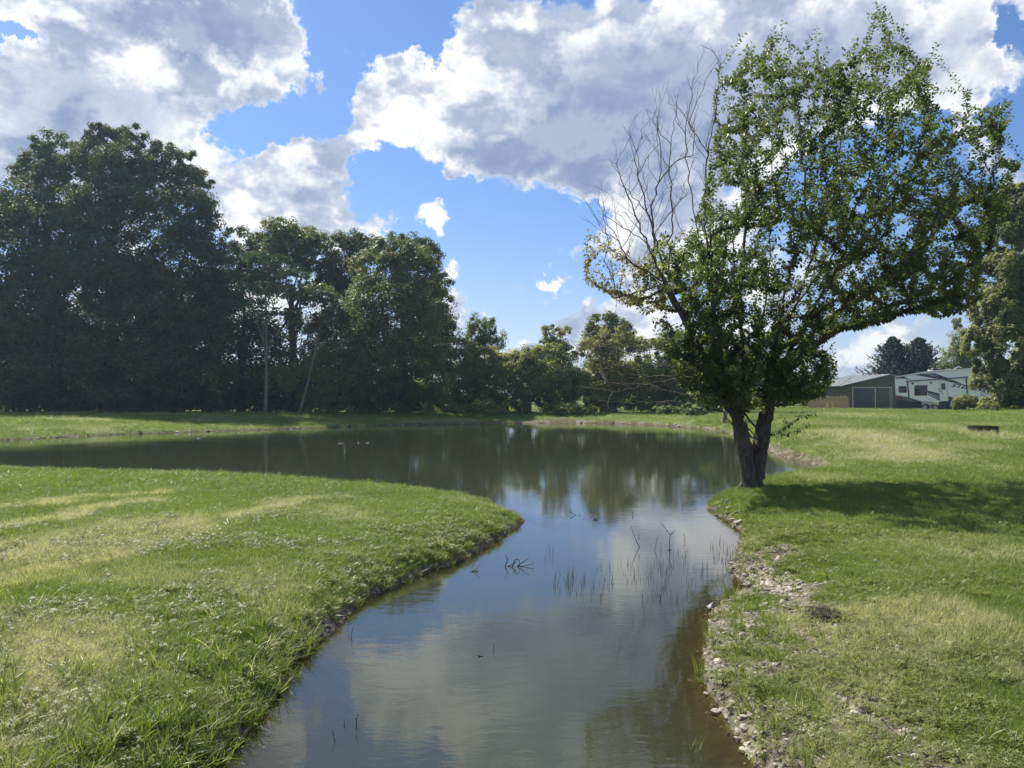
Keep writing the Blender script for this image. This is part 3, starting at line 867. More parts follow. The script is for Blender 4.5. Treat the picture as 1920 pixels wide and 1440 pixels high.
def build_shed():
    F = Plane(1592, 81, 1677, 80)
    fl = F.at(1592, 765); g0 = gz(fl.x, fl.y) - .05
    peak = F.at(1668, 702.5); wl = F.at(1592, 727); eaveL = F.at(1577, 724)
    half = (peak - fl).dot(F.u)
    back = Vector((-.95, 8.0, 0))
    root = empty('shed', (fl.x, fl.y, g0)); tag(root, 'olive green shed with pale gable roof and slate blue door left of the trailer', 'shed')
    O = Vector(root.location)
    def L(p, out=0.0): return Vector(p) + (F.n * out) - O
    def U(s, z, out=0.0, bk=0.0):   # s along the front, z up, out towards the viewer, bk backwards
        q = Vector((fl.x, fl.y, 0)) + F.u * s + F.n * out + back * bk
        return Vector((q.x, q.y, z)) - O
    W = half * 2; zw = wl.z; zp = peak.z
    sl = (zp - eaveL.z) / ((peak - eaveL).dot(F.u))
    zwall = zp - sl * half - .06
    g = Geo()
    g.prism([U(0, g0), U(W, g0), U(W, zwall), U(half, zp - .06), U(0, zwall)], F.n * -.12)
    g.obj('front_wall', M_OLIVE, root)
    g = Geo(); g.prism([U(W, g0, -.13), U(W, zwall - .02, -.13), U(W, zwall - .02, 0, 1), U(W, g0, 0, 1)], F.u * -.12); g.obj('rear_side_wall', M_OLIVE, root)
    g = Geo(); g.prism([U(0.13, g0, 0, 1), U(W - .13, g0, 0, 1), U(W - .13, zwall - .03, 0, 1), U(half, zp - .1, 0, 1), U(.13, zwall - .03, 0, 1)], F.n * -.1); g.obj('back_wall', M_OLIVE, root)
    # long left side of upright tan boards
    nb = 22
    shared = None
    for i in range(nb):
        b0, b1 = .012 + i / nb * .985, .012 + (i + 1) / nb * .985 - .003
        g = Geo(); o = .004 * (i % 3)
        g.prism([U(-o, g0, 0, b0), U(-o, zwall - .04, 0, b0), U(-o, zwall - .04, 0, b1), U(-o, g0, 0, b1)], F.u * .1)
        g.obj('board', M_TAN, root)
    # roof sheets with overhang, seams on the left slope
    ov = (fl - eaveL).dot(F.u); fr = .35
    for side in (0, 1):
        g = Geo()
        e_s, e_z = (-ov, eaveL.z) if side == 0 else (W + ov, eaveL.z)
        P = [U(e_s, e_z, fr), U(half, zp, fr), U(half, zp, -fr, 1), U(e_s, e_z, -fr, 1)]
        g.prism(P, (0, 0, .07))
        ro = g.obj('roof', M_ROOF, root)
        g = Geo(); a, b = P[0] + Vector((0, 0, -.02)), P[1] + Vector((0, 0, -.02))
        g.prism([a + F.n * .01, b + F.n * .01, b + F.n * .01 + Vector((0, 0, -.16)), a + F.n * .01 + Vector((0, 0, -.16))], F.n * .05)
        g.obj('bargeboard', M_TRIMD, ro)
        for k in range(9):
            t = (k + .5) / 9
            a = P[0].lerp(P[3], t) + Vector((0, 0, .08)); b = P[1].lerp(P[2], t) + Vector((0, 0, .08))
            g = Geo(); g.prism([a, b, b + Vector((0, 0, .04)), a + Vector((0, 0, .04))], (P[3] - P[0]).normalized() * .05)
            g.obj('roof_rib', M_ROOF, ro)
    # overhead door of horizontal panels
    a, b = F.at(1600, 765.5), F.at(1640, 727.5)
    s0, s1 = (a - fl).dot(F.u), (b - fl).dot(F.u); z0, z1 = g0 + .03, b.z
    dg = Geo(); dg.prism([U(s0, z0, .03), U(s1, z0, .03), U(s1, z1, .03), U(s0, z1, .03)], F.n * -.05)
    dr = dg.obj('door', M_DOOR, root)
    for k in range(4):
        za, zb = z0 + (z1 - z0) * k / 4 + .015, z0 + (z1 - z0) * (k + 1) / 4 - .015
        g = Geo(); g.prism([U(s0 + .03, za, .06), U(s1 - .03, za, .06), U(s1 - .03, zb, .06), U(s0 + .03, zb, .06)], F.n * -.03); g.obj('panel', M_DOOR, dr)
    g = Geo(); g.box(U(s1 - .15, z0 + 1.0, .09), (.12, .06, .05)); g.obj('handle', M_FRAME, dr)
    for (p, q, r_, t) in ((s0 - .1, s0, z0, z1 + .1), (s1, s1 + .1, z0, z1 + .1), (s0 + .003, s1 - .003, z1, z1 + .1)):
        g = Geo(); g.prism([U(p, r_, .05), U(q, r_, .05), U(q, t, .05), U(p, t, .05)], F.n * -.04); g.obj('door_frame', M_FRAME, root)
    # sliding panel on the right, thin pale edges
    a, b = F.at(1643.5, 765.5), F.at(1671, 726)
    s0, s1 = (a - fl).dot(F.u), (b - fl).dot(F.u); z1 = b.z
    g = Geo(); g.prism([U(s0, z0, .04), U(s1, z0, .04), U(s1, z1, .04), U(s0, z1, .04)], F.n * -.03)
    sd = g.obj('side_door', M_OLIVE, root)
    for (p, q, r_, t) in ((s0, s1, z1 - .05, z1 + .03), (s1 - .16, s1 - .10, z0, z1 - .053), (s1 + .01, s1 + .07, z0, z1 + .03)):
        g = Geo(); g.prism([U(p, r_, .06), U(q, r_, .06), U(q, t, .06), U(p, t, .06)], F.n * -.015); g.obj('trim', M_FRAME, sd)
build_shed()

# ------------------------------------------------------------------ picket fence in front of the shed side
def build_fence():
    Fp = Plane(1513, 80, 1591, 79.2)
    a = Fp.at(1514, 763); b = Fp.at(1591, 764)
    L = (b - a).dot(Fp.u); g0 = gz(a.x, a.y)
    top = Fp.at(1550, 742).z
    root = empty('wooden_fence', (a.x, a.y, g0)); tag(root, 'tan wooden board fence standing against the shed side', 'fence')
    n = 30
    r = np.random.default_rng(5)
    base = None
    for i in range(n):
        s = L * (i + .5) / n; h = (top - g0) * r.uniform(.93, 1.04)
        if i < 3: h *= .75 + .08 * i
        g = Geo(); w = L / n * .43
        g.prism([(-w, 0, 0), (w, 0, 0), (w, 0, h - .06), (0, 0, h), (-w, 0, h - .06)], (0, .03, 0))
        o = g.obj('picket', M_WOOD, root); o.location = Fp.u * s + Vector((0, 0, -.05))
    for z in (.3, 1.0):
        g = Geo(); g.prism([Vector((0, 0, z)) + Fp.n * -.04, Fp.u * L + Vector((0, 0, z)) + Fp.n * -.04, Fp.u * L + Vector((0, 0, z + .09)) + Fp.n * -.04, Vector((0, 0, z + .09)) + Fp.n * -.04], Fp.n * -.04)
        g.obj('rail', M_WOOD, root)
build_fence()
# yellow sawhorse and a plank lying before the fence
def build_yard_bits():
    x, y, _ = at_depth(1557, 760, 77.5); z = gz(x, y)
    root = empty('sawhorse', (x, y, z)); tag(root, 'small yellow wooden sawhorse before the tan fence', 'sawhorse')
    g = Geo(); g.box((0, 0, .62), (.75, .09, .09)); g.obj('beam', M_YEL, root)
    for sx in (-.28, .28):
        for sy in (-1, 1):
            g = Geo(); g.tube([(sx, 0, .6), (sx * 1.25, sy * .28, 0)], [.035, .03], 4); g.obj('leg', M_YEL, root)
    x, y, _ = at_depth(1556, 765, 74); z = gz(x, y)
    g = Geo(); g.box((0, 0, .04), (1.15, .22, .08)); o = g.obj('plank', M_YEL); o.location = (x, y, z + .06); tag(o, 'pale yellow plank lying on the lawn by the fence', 'plank')
build_yard_bits()

# ------------------------------------------------------------------ travel trailer
def build_trailer():
    S = Plane(1677, 75.5, 1816, 72.0)
    A = S.at(1678, 752)
    g0 = gz(A.x, A.y)
    root = empty('travel_trailer', (A.x, A.y, g0)); tag(root, 'long white travel trailer with black and red stripes parked beside the shed', 'trailer')
    O = Vector(root.location)
    def P(px, py, out=0.0): return S.at(px, py) + S.n * out - O
    depth = S.n * -2.55
    zoom = lambda cx, cy: (1660 + cx / 9.6, 670 + cy / 9.6)      # trailer close-up coordinates
    def Z(cx, cy, out=0.0): return P(*zoom(cx, cy), out)
    # body shell: side outline swept across the width; nose hidden by the willow
    out_ = [zoom(170,362), zoom(178,560), zoom(190,690), zoom(195,745), zoom(440,797), zoom(1000,797), zoom(1275,770), zoom(1620,770), zoom(1900,760), zoom(2050,600), zoom(2080,400), zoom(1950,200), zoom(1500,212), zoom(780,262), zoom(480,312)]
    g = Geo(); g.prism([P(*q) for q in out_], depth); body = g.obj('body', M_WHITE, root)
    # roof cap, slightly proud
    cap = [zoom(165,352), zoom(170,364), zoom(480,316), zoom(780,266), zoom(1500,216), zoom(1950,204), zoom(1950,186), zoom(1500,196), zoom(780,244), zoom(480,296)]
    g = Geo(); g.prism([P(*q, .03) for q in cap], depth - S.n * .06); g.obj('roof_edge', M_WHITE, root)
    g = Geo(); g.prism([P(*zoom(168, 366), .01), P(*zoom(480, 318), .01), P(*zoom(780, 268), .01), P(*zoom(1500, 218), .01), P(*zoom(1500, 222), .01), P(*zoom(780, 273), .01), P(*zoom(480, 323), .01), P(*zoom(168, 371), .01)], S.n * .012); g.obj('gutter', M_GREYL, root)
    # dark skirt and chassis
    sk = [zoom(195,748), zoom(440,802), zoom(650,802), zoom(650,905), zoom(200,905)]
    g = Geo(); g.prism([P(*q, -.25) for q in sk], depth * .8); g.obj('underside', M_BLACK, root)
    sk = [zoom(960,800), zoom(1275,772), zoom(1280,850), zoom(1190,930), zoom(1190,950), zoom(960,935)]
    g = Geo(); g.prism([P(*q, -.12) for q in sk], depth * .8); g.obj('front_frame', M_BLACK, root)
    def decal(name, pts, mat, o=.012):
        g = Geo(); g.prism([Z(*q, out=o) for q in pts], S.n * -.010); return g.obj(name, mat, root)
    decal('stripe', [(178,352),(320,344),(470,408),(345,385),(230,378)], M_GREYD)
    decal('stripe', [(176,358),(290,372),(180,388)], M_RED, .020)
    decal('stripe', [(520,312),(880,283),(1125,372),(880,378),(700,348)], M_GREYD)
    decal('stripe', [(735,305),(860,300),(960,335),(860,345)], M_GREYL, .020)
    decal('stripe', [(900,372),(1040,376),(1250,420),(1390,482),(1180,450),(1060,410)], M_GREYD, .020)
    decal('stripe', [(760,595),(1275,738),(1275,768),(1120,790),(1060,780),(765,640)], M_GREYD)
    decal('stripe', [(830,640),(1000,700),(1100,730),(1020,740),(900,690)], M_GREYL, .020)
    decal('stripe', [(765,655),(960,745),(1030,785),(960,770),(765,670)], M_BLACK, .028)
    decal('stripe', [(192,680),(280,700),(460,795),(440,796),(195,742)], M_RED)
    decal('stripe', [(235,680),(440,730),(655,795),(470,795),(300,705)], M_GREYD, .020)
    decal('stripe', [(480,742),(560,760),(650,790),(560,775)], M_GREYL, .028)
    # windows
    def window(name, x0, y0, x1, y1, sl=0.0):
        g = Geo(); c = 10
        def ring(e):
            return [(x0-e+c, y0-e), (x1+e-c, y0-e-sl), (x1+e, y0-e-sl+c), (x1+e, y1+e-sl-c), (x1+e-c, y1+e-sl), (x0-e+c, y1+e), (x0-e, y1+e-c), (x0-e, y0-e+c)]
        g.prism([Z(*q, out=.030) for q in ring(6)], S.n * -.025); w = g.obj(name, M_BLACK, root)
        g = Geo(); g.prism([Z(*q, out=.036) for q in ring(-2)], S.n * -.004); g.obj('pane', M_GLASS, w)
        return w
    window('window', 245, 525, 378, 630)
    window('window', 530, 512, 750, 684, 4)
    # door with its window, handles, grab rail
    g = Geo(); g.prism([Z(970, 428, .034), Z(1118, 420, .034), Z(1125, 788, .034), Z(978, 796, .034)], S.n * -.02); dr = g.obj('door', M_WHITE, root)
    for a, b in (((970,428),(1118,420)), ((1118,420),(1125,788)), ((970,428),(978,796))):
        g = Geo(); g.tube([Z(*a, out=.036), Z(*b, out=.036)], [.012, .012], 4); g.obj('seam', M_GREYL, dr)
    g = Geo(); g.prism([Z(1003, 468, .050), Z(1080, 463, .050), Z(1083, 580, .050), Z(1008, 584, .050)], S.n * -.015); g.obj('door_window', M_GLASS, dr)
    g = Geo(); g.box(Z(997, 612, .07), (.10, .06, .10)); g.obj('handle', M_BLACK, dr)
    g = Geo(); g.tube([Z(1030, 590, .05), Z(1032, 612, .10), Z(1032, 660, .10), Z(1030, 680, .05)], [.013] * 4, 4); g.obj('handle', M_BLACK, dr)
    g = Geo(); g.tube([Z(986, 660, .05), Z(986, 670, .14), Z(986, 785, .14), Z(1135, 785, .14), Z(1135, 670, .14), Z(1135, 660, .05)], [.028] * 6, 6); g.obj('handrail', M_WHITE, root)
    for q in ((493,473),(820,457)): 
        g = Geo(); g.box(Z(*q, out=.05), (.14, .09, .15)); g.obj('speaker_grille', M_BLACK, root)
    for q in ((965,572),(968,690),(935,742)):
        g = Geo(); g.box(Z(*q, out=.04), (.10, .05, .08)); g.obj('side_light', M_BLACK, root)
    g = Geo(); g.box(Z(783, 757, .03), (.10, .03, .07)); g.obj('socket', M_GREYL, root)
    # awning roll and its two arms
    g = Geo(); g.tube([Z(375, 433, .10), Z(1495, 357, .10)], [.045, .045], 8); aw = g.obj('awning', M_BLACK, root)
    for a, b in (((400,440),(425,742)), ((1458,370),(1475,662))):
        g = Geo(); g.prism([Z(a[0]-9, a[1], .09), Z(a[0]+9, a[1], .09), Z(b[0]+9, b[1], .06), Z(b[0]-9, b[1], .06)], S.n * -.05); g.obj('awning_arm', M_BLACK, aw)
    # lettering along the side, sheared like the print on the trailer
    c = bpy.data.curves.new('lettering', 'FONT'); c.body = 'STEALTH'; c.shear = .45; c.extrude = .004; c.size = 1.0; c.offset = .022
    c.materials.append(M_GREYD)
    o = bpy.data.objects.new('lettering', c); COL.objects.link(o); o.parent = root
    p0 = Z(1175, 528, .02); p1 = Z(1590, 588, .02)
    ux = (p1 - p0); wid = ux.length; ux.normalize(); uz = Vector((0, 0, 1)); nz = S.n
    uz = (uz - ux * uz.dot(ux)).normalized()
    o.matrix_local = Matrix(((ux.x, uz.x, nz.x, p0.x), (ux.y, uz.y, nz.y, p0.y), (ux.z, uz.z, nz.z, p0.z), (0, 0, 0, 1))) @ Matrix.Scale(wid / 4.35 * 1.75, 4, (1, 0, 0)) @ Matrix.Scale(.52, 4, (0, 1, 0))
    bpy.context.view_layer.update()
    me = bpy.data.meshes.new_from_object(o); o2 = bpy.data.objects.new('lettering', me); COL.objects.link(o2); o2.parent = root; o2.matrix_local = o.matrix_local.copy(); bpy.data.objects.remove(o); o2.name = 'lettering'
    # axle pair: wheels with tyre and rim, joined fender
    for cx in (715, 897):
        c0 = Z(cx, 903, .0); R = (Z(cx, 845) - Z(cx, 962)).length / 2
        wh = empty('wheel', tuple(c0)); wh.parent = root
        def ringdisk(r0, r1, o0, o1, mat, nm, n=20):
            g = Geo()
            for k in range(n):
                a0, a1 = 2 * pi * k / n, 2 * pi * (k + 1) / n
                q = lambda a, rr, oo: S.u * cos(a) * rr + Vector((0, 0, sin(a) * rr)) + S.n * oo
                g.poly([q(a0, r1, o1), q(a1, r1, o1), q(a1, r0, o1), q(a0, r0, o1)])
                g.poly([q(a0, r1, o0), q(a1, r1, o0), q(a1, r1, o1), q(a0, r1, o1)])
                if r0 > 0: g.poly([q(a0, r0, o1), q(a1, r0, o1), q(a1, r0, o0), q(a0, r0, o0)])
            return g.obj(nm, mat, wh)
        ringdisk(R * .62, R, -.22, .02, M_TYRE, 'tyre')
        ringdisk(R * .50, R * .62, -.1, .0, M_RIM, 'rim')
        ringdisk(0.0, R * .18, -.1, .0, M_RIM, 'hub')
        g = Geo()
        for k in range(6):
            a = 2 * pi * k / 6 + .3
            d1 = S.u * cos(a) + Vector((0, 0, sin(a))); t = S.u * -sin(a) + Vector((0, 0, cos(a)))
            g.prism([d1 * R * .15 + t * .03 * R / .35, d1 * R * .52 + t * .05, d1 * R * .52 - t * .05, d1 * R * .15 - t * .03], S.n * -.05)
        g.obj('spokes', M_RIM, wh)
        ringdisk(0.0, R * .6, -.2, -.08, M_BLACK, 'brake_plate')
    fd = [(655,850),(665,822),(700,808),(850,806),(930,810),(955,840),(960,868),(935,838),(870,835),(835,842),(810,865),(795,865),(770,842),(740,836),(695,840),(668,868)]
    g = Geo(); g.prism([Z(*q, out=.06) for q in fd], S.n * -.22); g.obj('fender', M_RIM, root)
    # steps, front gear
    for y in (838, 885, 932):
        g = Geo(); g.prism([Z(970, y, .30), Z(1090, y, .30), Z(1090, y + 10, .30), Z(970, y + 10, .30)], S.n * -.25); g.obj('step', M_GREYL, root)
    g = Geo(); g.tube([Z(1235, 800, -.3), Z(1235, 945, -.3)], [.06, .05], 6); g.obj('landing_leg', M_BLACK, root)
    g = Geo(); g.tube([Z(820, 905, .02), Z(825, 955, .02)], [.05, .07], 6); g.obj('stabiliser', M_WHITE, root)
    # roof gear
    for (x0, x1, y0, y1, hh, mat) in ((805, 985, 252, 190, .25, M_BLACK), (1030, 1200, 232, 200, .2, M_GREYL)):
        g = Geo(); a, b = Z(x0, y0, -.9), Z(x1, y0 - 12, -.9); t = (S.at(*zoom(x0, y1)) - S.at(*zoom(x0, y0))).z
        g.prism([a, b, b + Vector((0, 0, t * .7)) - S.u * .15, a + Vector((0, 0, t)) + S.u * .2], S.n * -.7); g.obj('air_conditioner', mat, root)
    g = Geo(); g.prism([Z(810, 190, -.95), Z(960, 186, -.95), Z(950, 196, -.95), Z(815, 205, -.95)], S.n * -.6); g.obj('vent_cover', M_WHITE, root)
    g = Geo(); g.box(Z(800, 240, -.4), (.35, .25, .16)); g.obj('vent_cover', M_WHITE, root)
    g = Geo(); g.tube([Z(1215, 222, -.5), Z(1300, 165, -.5), Z(1350, 180, -.5)], [.02] * 3, 4); g.obj('aerial', M_WHITE, root)
build_trailer()

# ------------------------------------------------------------------ utility pole, fire ring
def build_pole():
    x, y, z = at_depth(1747, 700, 96); g0 = gz(x, y); zt = at_depth(1747, 656, 96)[2]
    root = empty('utility_pole', (x, y, g0)); tag(root, 'thin wooden utility pole rising behind the trailer roof', 'pole')
    g = Geo(); g.tube([(0, 0, -.2), (0, 0, zt - g0)], [.16, .12], 8); g.obj('post', M_POLE, root)
    g = Geo(); g.tube([(-.3, 0, zt - g0 - 2.2), (-.3, 0, zt - g0 - .3)], [.10, .10], 8); g.obj('conduit', M_POLE, root)
    for k in range(2):
        g = Geo(); g.box((-.15, 0, zt - g0 - .6 - k), (.5, .06, .08)); g.obj('bracket', M_POLE, root)
build_pole()

def build_fire_ring():
    Y = 26.2
    cx_, _, _ = at_depth(1843.5, 810, Y); g0 = gz(cx_, Y)
    R = (1869 - 1818) / 2 * (Y - .2) / F_PX
    H = at_depth(1843, 804.3, Y - R)[2] - at_depth(1843, 819, Y - R)[2]
    root = empty('fire_ring', (cx_, Y, g0 - .01)); tag(root, 'low blackened steel fire ring with cut-out shapes on the right lawn', 'fire ring')
    n = 96; m = 8
    cut = set()
    shapes = [[(0,3),(1,3),(1,4),(2,3),(2,4),(2,5),(3,3)], [(0,4),(0,5),(1,3),(1,2)], [(0,3),(0,4)], [(0,5),(1,4),(1,3),(2,3),(2,5),(0,2)], [(0,4),(1,4),(1,5)], [(0,2),(0,3),(1,3),(2,4)]]
    for k in range(12):
        for a, b in shapes[k % 6]: cut.add(((k * 8 + a) % n, b))
    g = Geo()
    for i in range(n):
        a0, a1 = 2 * pi * i / n, 2 * pi * (i + 1) / n
        for j in range(m):
            if (i, j) in cut: continue
            z0, z1 = H * j / m, H * (j + 1) / m
            for rr in (R, R - .006):
                g.poly([(cos(a0) * rr, sin(a0) * rr, z0), (cos(a1) * rr, sin(a1) * rr, z0), (cos(a1) * rr, sin(a1) * rr, z1), (cos(a0) * rr, sin(a0) * rr, z1)])
    g.obj('ring_wall', M_RUST, root)
    g = Geo(); g.tube([(cos(a * pi / 24) * R, sin(a * pi / 24) * R, H) for a in range(49)], [.012] * 49, 5, cap=False); g.obj('rim', M_RUST, root)
    r = np.random.default_rng(3); g = Geo(); k = 16
    g.poly([(cos(2 * pi * i / k) * R * .97, sin(2 * pi * i / k) * R * .97, .05) for i in range(k)])
    for i in range(14):
        a = r.uniform(0, 2 * pi); q = r.uniform(0, R * .6); b = a + r.uniform(-1, 1)
        p = Vector((cos(a) * q, sin(a) * q, .09)); e = p + Vector((cos(b) * .2, sin(b) * .2, r.uniform(-.01, .08)))
        g.tube([p, e], [.022, .018], 5)
    g.obj('ashes', simple_mat('ash', (.10, .095, .09), .95, noise_amt=.5, noise_scale=30), root)
build_fire_ring()
# ------------------------------------------------------------------ the big tree on the shore
TY = 12.5
def build_main_tree():
    r = np.random.default_rng(42)
    bx, by = on_level(1410, 924, .16)
    global TY
    TY = by
    bz = gz(bx, by)
    base = np.array([bx, by, bz - .12])
    def W(px, py, o=0.0):
        return np.array(at_depth(px, py, TY + o))
    nodes = [base.copy()]; parent = [-1]; dead = [False]
    def path(start, pts, d=False, step=.16):
        cur = start
        for p in pts:
            a = nodes[cur]; L = np.linalg.norm(p - a); m = max(1, int(L / step))
            for k in range(1, m + 1):
                q = a + (p - a) * k / m
                if k < m: q = q + r.normal(size=3) * .018
                nodes.append(q); parent.append(cur); dead.append(d); cur = len(nodes) - 1
        return cur
    # two stems rising from one foot
    A = path(0, [W(1404, 895), W(1397, 860, -.02), W(1391, 825), W(1388, 800)])
    Atop = A
    B = path(0, [W(1420, 895, .1), W(1424, 855, .12), W(1430, 815, .15), W(1436, 780, .15)])
    path(Atop, [W(1366,760,-.1), W(1340,715,-.2), W(1312,660,-.3), W(1285,600,-.35), W(1250,540,-.4)])
    Adead = len(nodes) - 1
    a2 = path(Atop, [W(1372,750,-.3), W(1352,690,-.7), W(1338,600,-1.0), W(1328,500,-1.2), W(1335,400,-1.3)])
    path(Atop, [W(1392,740,.0), W(1394,680,.1), W(1388,560,.3), W(1398,430,.3), W(1400,300,.2), W(1390,190,.1)])
    path(Atop, [W(1400,740,.3), W(1420,660,.8), W(1440,540,1.2), W(1450,400,1.5), W(1445,260,1.6)])
    path(Atop, [W(1378,745,.4), W(1350,660,1.0), W(1310,590,1.4), W(1290,520,1.6)])
    path(B, [W(1448,745,.1), W(1478,695,.0), W(1530,645,-.2), W(1610,600,-.3), W(1700,565,-.3), W(1790,520,-.2), W(1850,470,-.1)])
    path(B, [W(1445,720,.5), W(1462,650,.9), W(1500,550,1.1), W(1545,420,1.3), W(1575,280,1.3), W(1590,180,1.2)])
    path(B, [W(1450,735,-.2), W(1490,640,-.7), W(1560,520,-1.2), W(1650,410,-1.5), W(1720,300,-1.6), W(1745,200,-1.6)])
    path(B, [W(1440,720,-.4), W(1455,640,-1.0), W(1480,520,-1.5), W(1510,380,-1.8), W(1500,240,-1.8), W(1490,140,-1.7)])
    path(B, [W(1440,700,0), W(1475,600,.2), W(1560,480,.4), W(1630,340,.4), W(1650,200,.3), W(1645,60,.2)])
    path(B, [W(1470,680,.6), W(1560,590,1.4), W(1680,500,1.8), W(1790,400,1.9), W(1860,300,1.8)])
    live_n = len(nodes)
    nodes_a = None
    def nearest(t, lo=0, pen=.5, only_dead=False):
        N = np.array(nodes)
        d = np.linalg.norm(N - t, axis=1)
        up = N[:, 2] - t[2]
        cost = d + np.where(up > -.1, (up + .1) * 1.5, 0) + pen * np.abs(N[:, 2] - t[2]) * 0
        # prefer joining further down: shoots run upwards
        cost = cost + .25 * np.clip(.3 * d - (t[2] - N[:, 2]), 0, None)
        cost[:8] += 9
        return int(np.argmin(cost))
    def attach(t, d=False, step=.13, bend=.25, upright=False):
        i = nearest(t)
        if upright:
            Nn = np.array(nodes); v = t - Nn; dd = np.linalg.norm(v, axis=1)
            cc = .6 * dd + 1.6 * np.clip(.80 * dd - v[:, 2], 0, None); cc[:8] += 9; i = int(np.argmin(cc)); bend = .08
        a = nodes[i]; L = np.linalg.norm(t - a)
        if L < .05: return i, i
        p = parent[i]
        dirp = unit(a - nodes[p]) if p >= 0 else np.array([0, 0, 1.])
        c = a + (dirp * .45 + np.array([0, 0, -.05])) * L * bend + (t - a) * .25
        m = max(2, int(L / step)); cur = i
        for k in range(1, m + 1):
            s = k / m
            q = (1 - s) ** 2 * a + 2 * s * (1 - s) * c + s * s * t
            if k < m: q = q + r.normal(size=3) * .012
            nodes.append(q); parent.append(cur); dead.append(d); cur = len(nodes) - 1
        return i, cur
    def inpoly(px, py, poly):
        c = False; j = len(poly) - 1
        for i in range(len(poly)):
            if (poly[i][1] > py) != (poly[j][1] > py) and px < (poly[j][0] - poly[i][0]) * (py - poly[i][1]) / (poly[j][1] - poly[i][1]) + poly[i][0]: c = not c
            j = i
        return c
    GREEN = [(1345,230),(1352,150),(1385,110),(1405,68),(1425,110),(1450,45),(1480,62),(1500,110),(1530,95),(1560,120),(1595,80),(1632,20),(1655,12),(1665,80),(1700,85),(1712,130),(1752,90),(1768,110),(1745,200),
             (1768,230),(1815,180),(1830,215),(1890,185),(1900,215),(1880,270),(1912,290),(1890,350),(1895,395),(1860,440),(1830,470),(1850,520),(1835,575),(1780,600),(1700,585),(1640,610),(1560,625),
             (1545,650),(1562,690),(1555,735),(1500,755),(1440,740),(1370,745),(1300,735),(1262,700),(1250,650),(1290,600),(1270,540),(1240,500),(1290,440),(1315,380),(1330,300)]
    YEL = [(1088,425),(1120,435),(1190,470),(1260,490),(1260,560),(1220,590),(1150,560),(1095,530),(1100,500)]
    DEADP = [(1140,290),(1170,300),(1215,210),(1250,240),(1290,130),(1335,90),(1350,60),(1345,330),(1310,430),(1250,500),(1200,450),(1150,380)]
    TOPS = [(1395,60),(1402,90),(1470,40),(1450,50),(1520,62),(1530,50),(1555,90),(1600,70),(1640,2),(1645,20),(1668,70),(1690,60),(1700,45),(1760,80),(1755,105),(1812,172),(1890,188),(1880,200),(1915,290),(1900,320),(1898,370),(1860,440),(1348,130),(1345,170),(1340,225),(1870,250),(1735,120),(1720,160),(1840,280)]
    ends = []
    def depth_for(px, py):
        # a crown is about as deep as it is wide: deepest in the middle
        hw = 3.0 if py < 560 else (1.9 if py < 640 else 1.25)
        e = max(0.15, 1 - ((px - 1540) / 400) ** 2) if py < 620 else .9
        return r.uniform(-1, 1) * hw * sqrt(e)
    T = []
    while len(T) < 420:
        px, py = r.uniform(1240, 1915), r.uniform(0, 760)
        if inpoly(px, py, GREEN): T.append((W(px, py, depth_for(px, py)), 'g', px, py))
    for px, py in TOPS: T.append((W(px, py, r.uniform(-.8, .8)), 'u', px, py))
    f = W(1410, 760)
    T.sort(key=lambda t: np.linalg.norm(t[0] - f))
    shoots = []
    for t, k, px, py in T:
        i, e = attach(t, upright=(k == 'u')); shoots.append((e, k))
    # second order: fine shoots close to what is there
    T2 = []
    while len(T2) < 3300:
        px, py = r.uniform(1240, 1915), r.uniform(0, 765)
        if inpoly(px, py, GREEN):
            # some gaps stay open for the sky
            g = vnoise(px, py, 58)
            if g < .27 and r.random() < .7 and py < 620: continue
            if py < 330 and r.random() < .45: continue
            T2.append((W(px, py, depth_for(px, py)), px, py))
    NB = np.array(nodes)
    T2.sort(key=lambda t: float(np.min(np.linalg.norm(NB - t[0], axis=1))))
    for t, px, py in T2:
        i, e = attach(t, step=.12); shoots.append((e, 'g'))
    # yellowing limb, far left
    y0 = path(Adead, [W(1210,510,-.3), W(1160,480,-.2), W(1110,445,-.1)], False)
    y1 = path(Adead, [W(1200,560,-.2), W(1140,545,0), W(1100,520,.1)], False)
    for _ in range(170):
        while True:
            px, py = r.uniform(1085, 1265), r.uniform(420, 600)
            if inpoly(px, py, YEL): break
        i, e = attach(W(px, py, r.uniform(-.5, .5))); shoots.append((e, 'y'))
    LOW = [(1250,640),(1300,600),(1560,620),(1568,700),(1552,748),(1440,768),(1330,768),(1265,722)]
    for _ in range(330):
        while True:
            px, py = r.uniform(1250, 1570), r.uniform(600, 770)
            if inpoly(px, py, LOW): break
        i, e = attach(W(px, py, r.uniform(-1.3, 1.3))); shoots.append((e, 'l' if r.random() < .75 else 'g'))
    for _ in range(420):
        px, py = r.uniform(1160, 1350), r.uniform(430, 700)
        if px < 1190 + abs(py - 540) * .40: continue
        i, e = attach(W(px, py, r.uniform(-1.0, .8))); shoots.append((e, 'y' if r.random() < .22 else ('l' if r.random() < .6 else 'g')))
    # right lower sprig and its droop
    s0 = path(3, [W(1445,812,-.1), W(1470,800,-.2), W(1500,780,-.2), W(1532,772,-.25)], False, .1)
    for px, py in ((1465,778),(1480,812),(1500,805),(1520,790),(1500,770),(1480,790),(1530,768)):
        i, e = attach(W(px, py, -.2 + r.uniform(-.1, .1)), step=.08); shoots.append((e, 's'))
    # ---- dead wood
    d_start = len(nodes)
    def deadpath(start, pts): return path(start, pts, True, .12)
    k1 = deadpath(Adead, [W(1228,490,-.4), W(1200,420,-.4), W(1166,340,-.35), W(1142,290,-.3)])
    deadpath(Adead, [W(1238,480,-.2), W(1222,420,-.1), W(1195,330,-.1), W(1180,240,0)])
    deadpath(Adead, [W(1255,480,-.6), W(1262,400,-.7), W(1255,300,-.8), W(1268,200,-.8)])
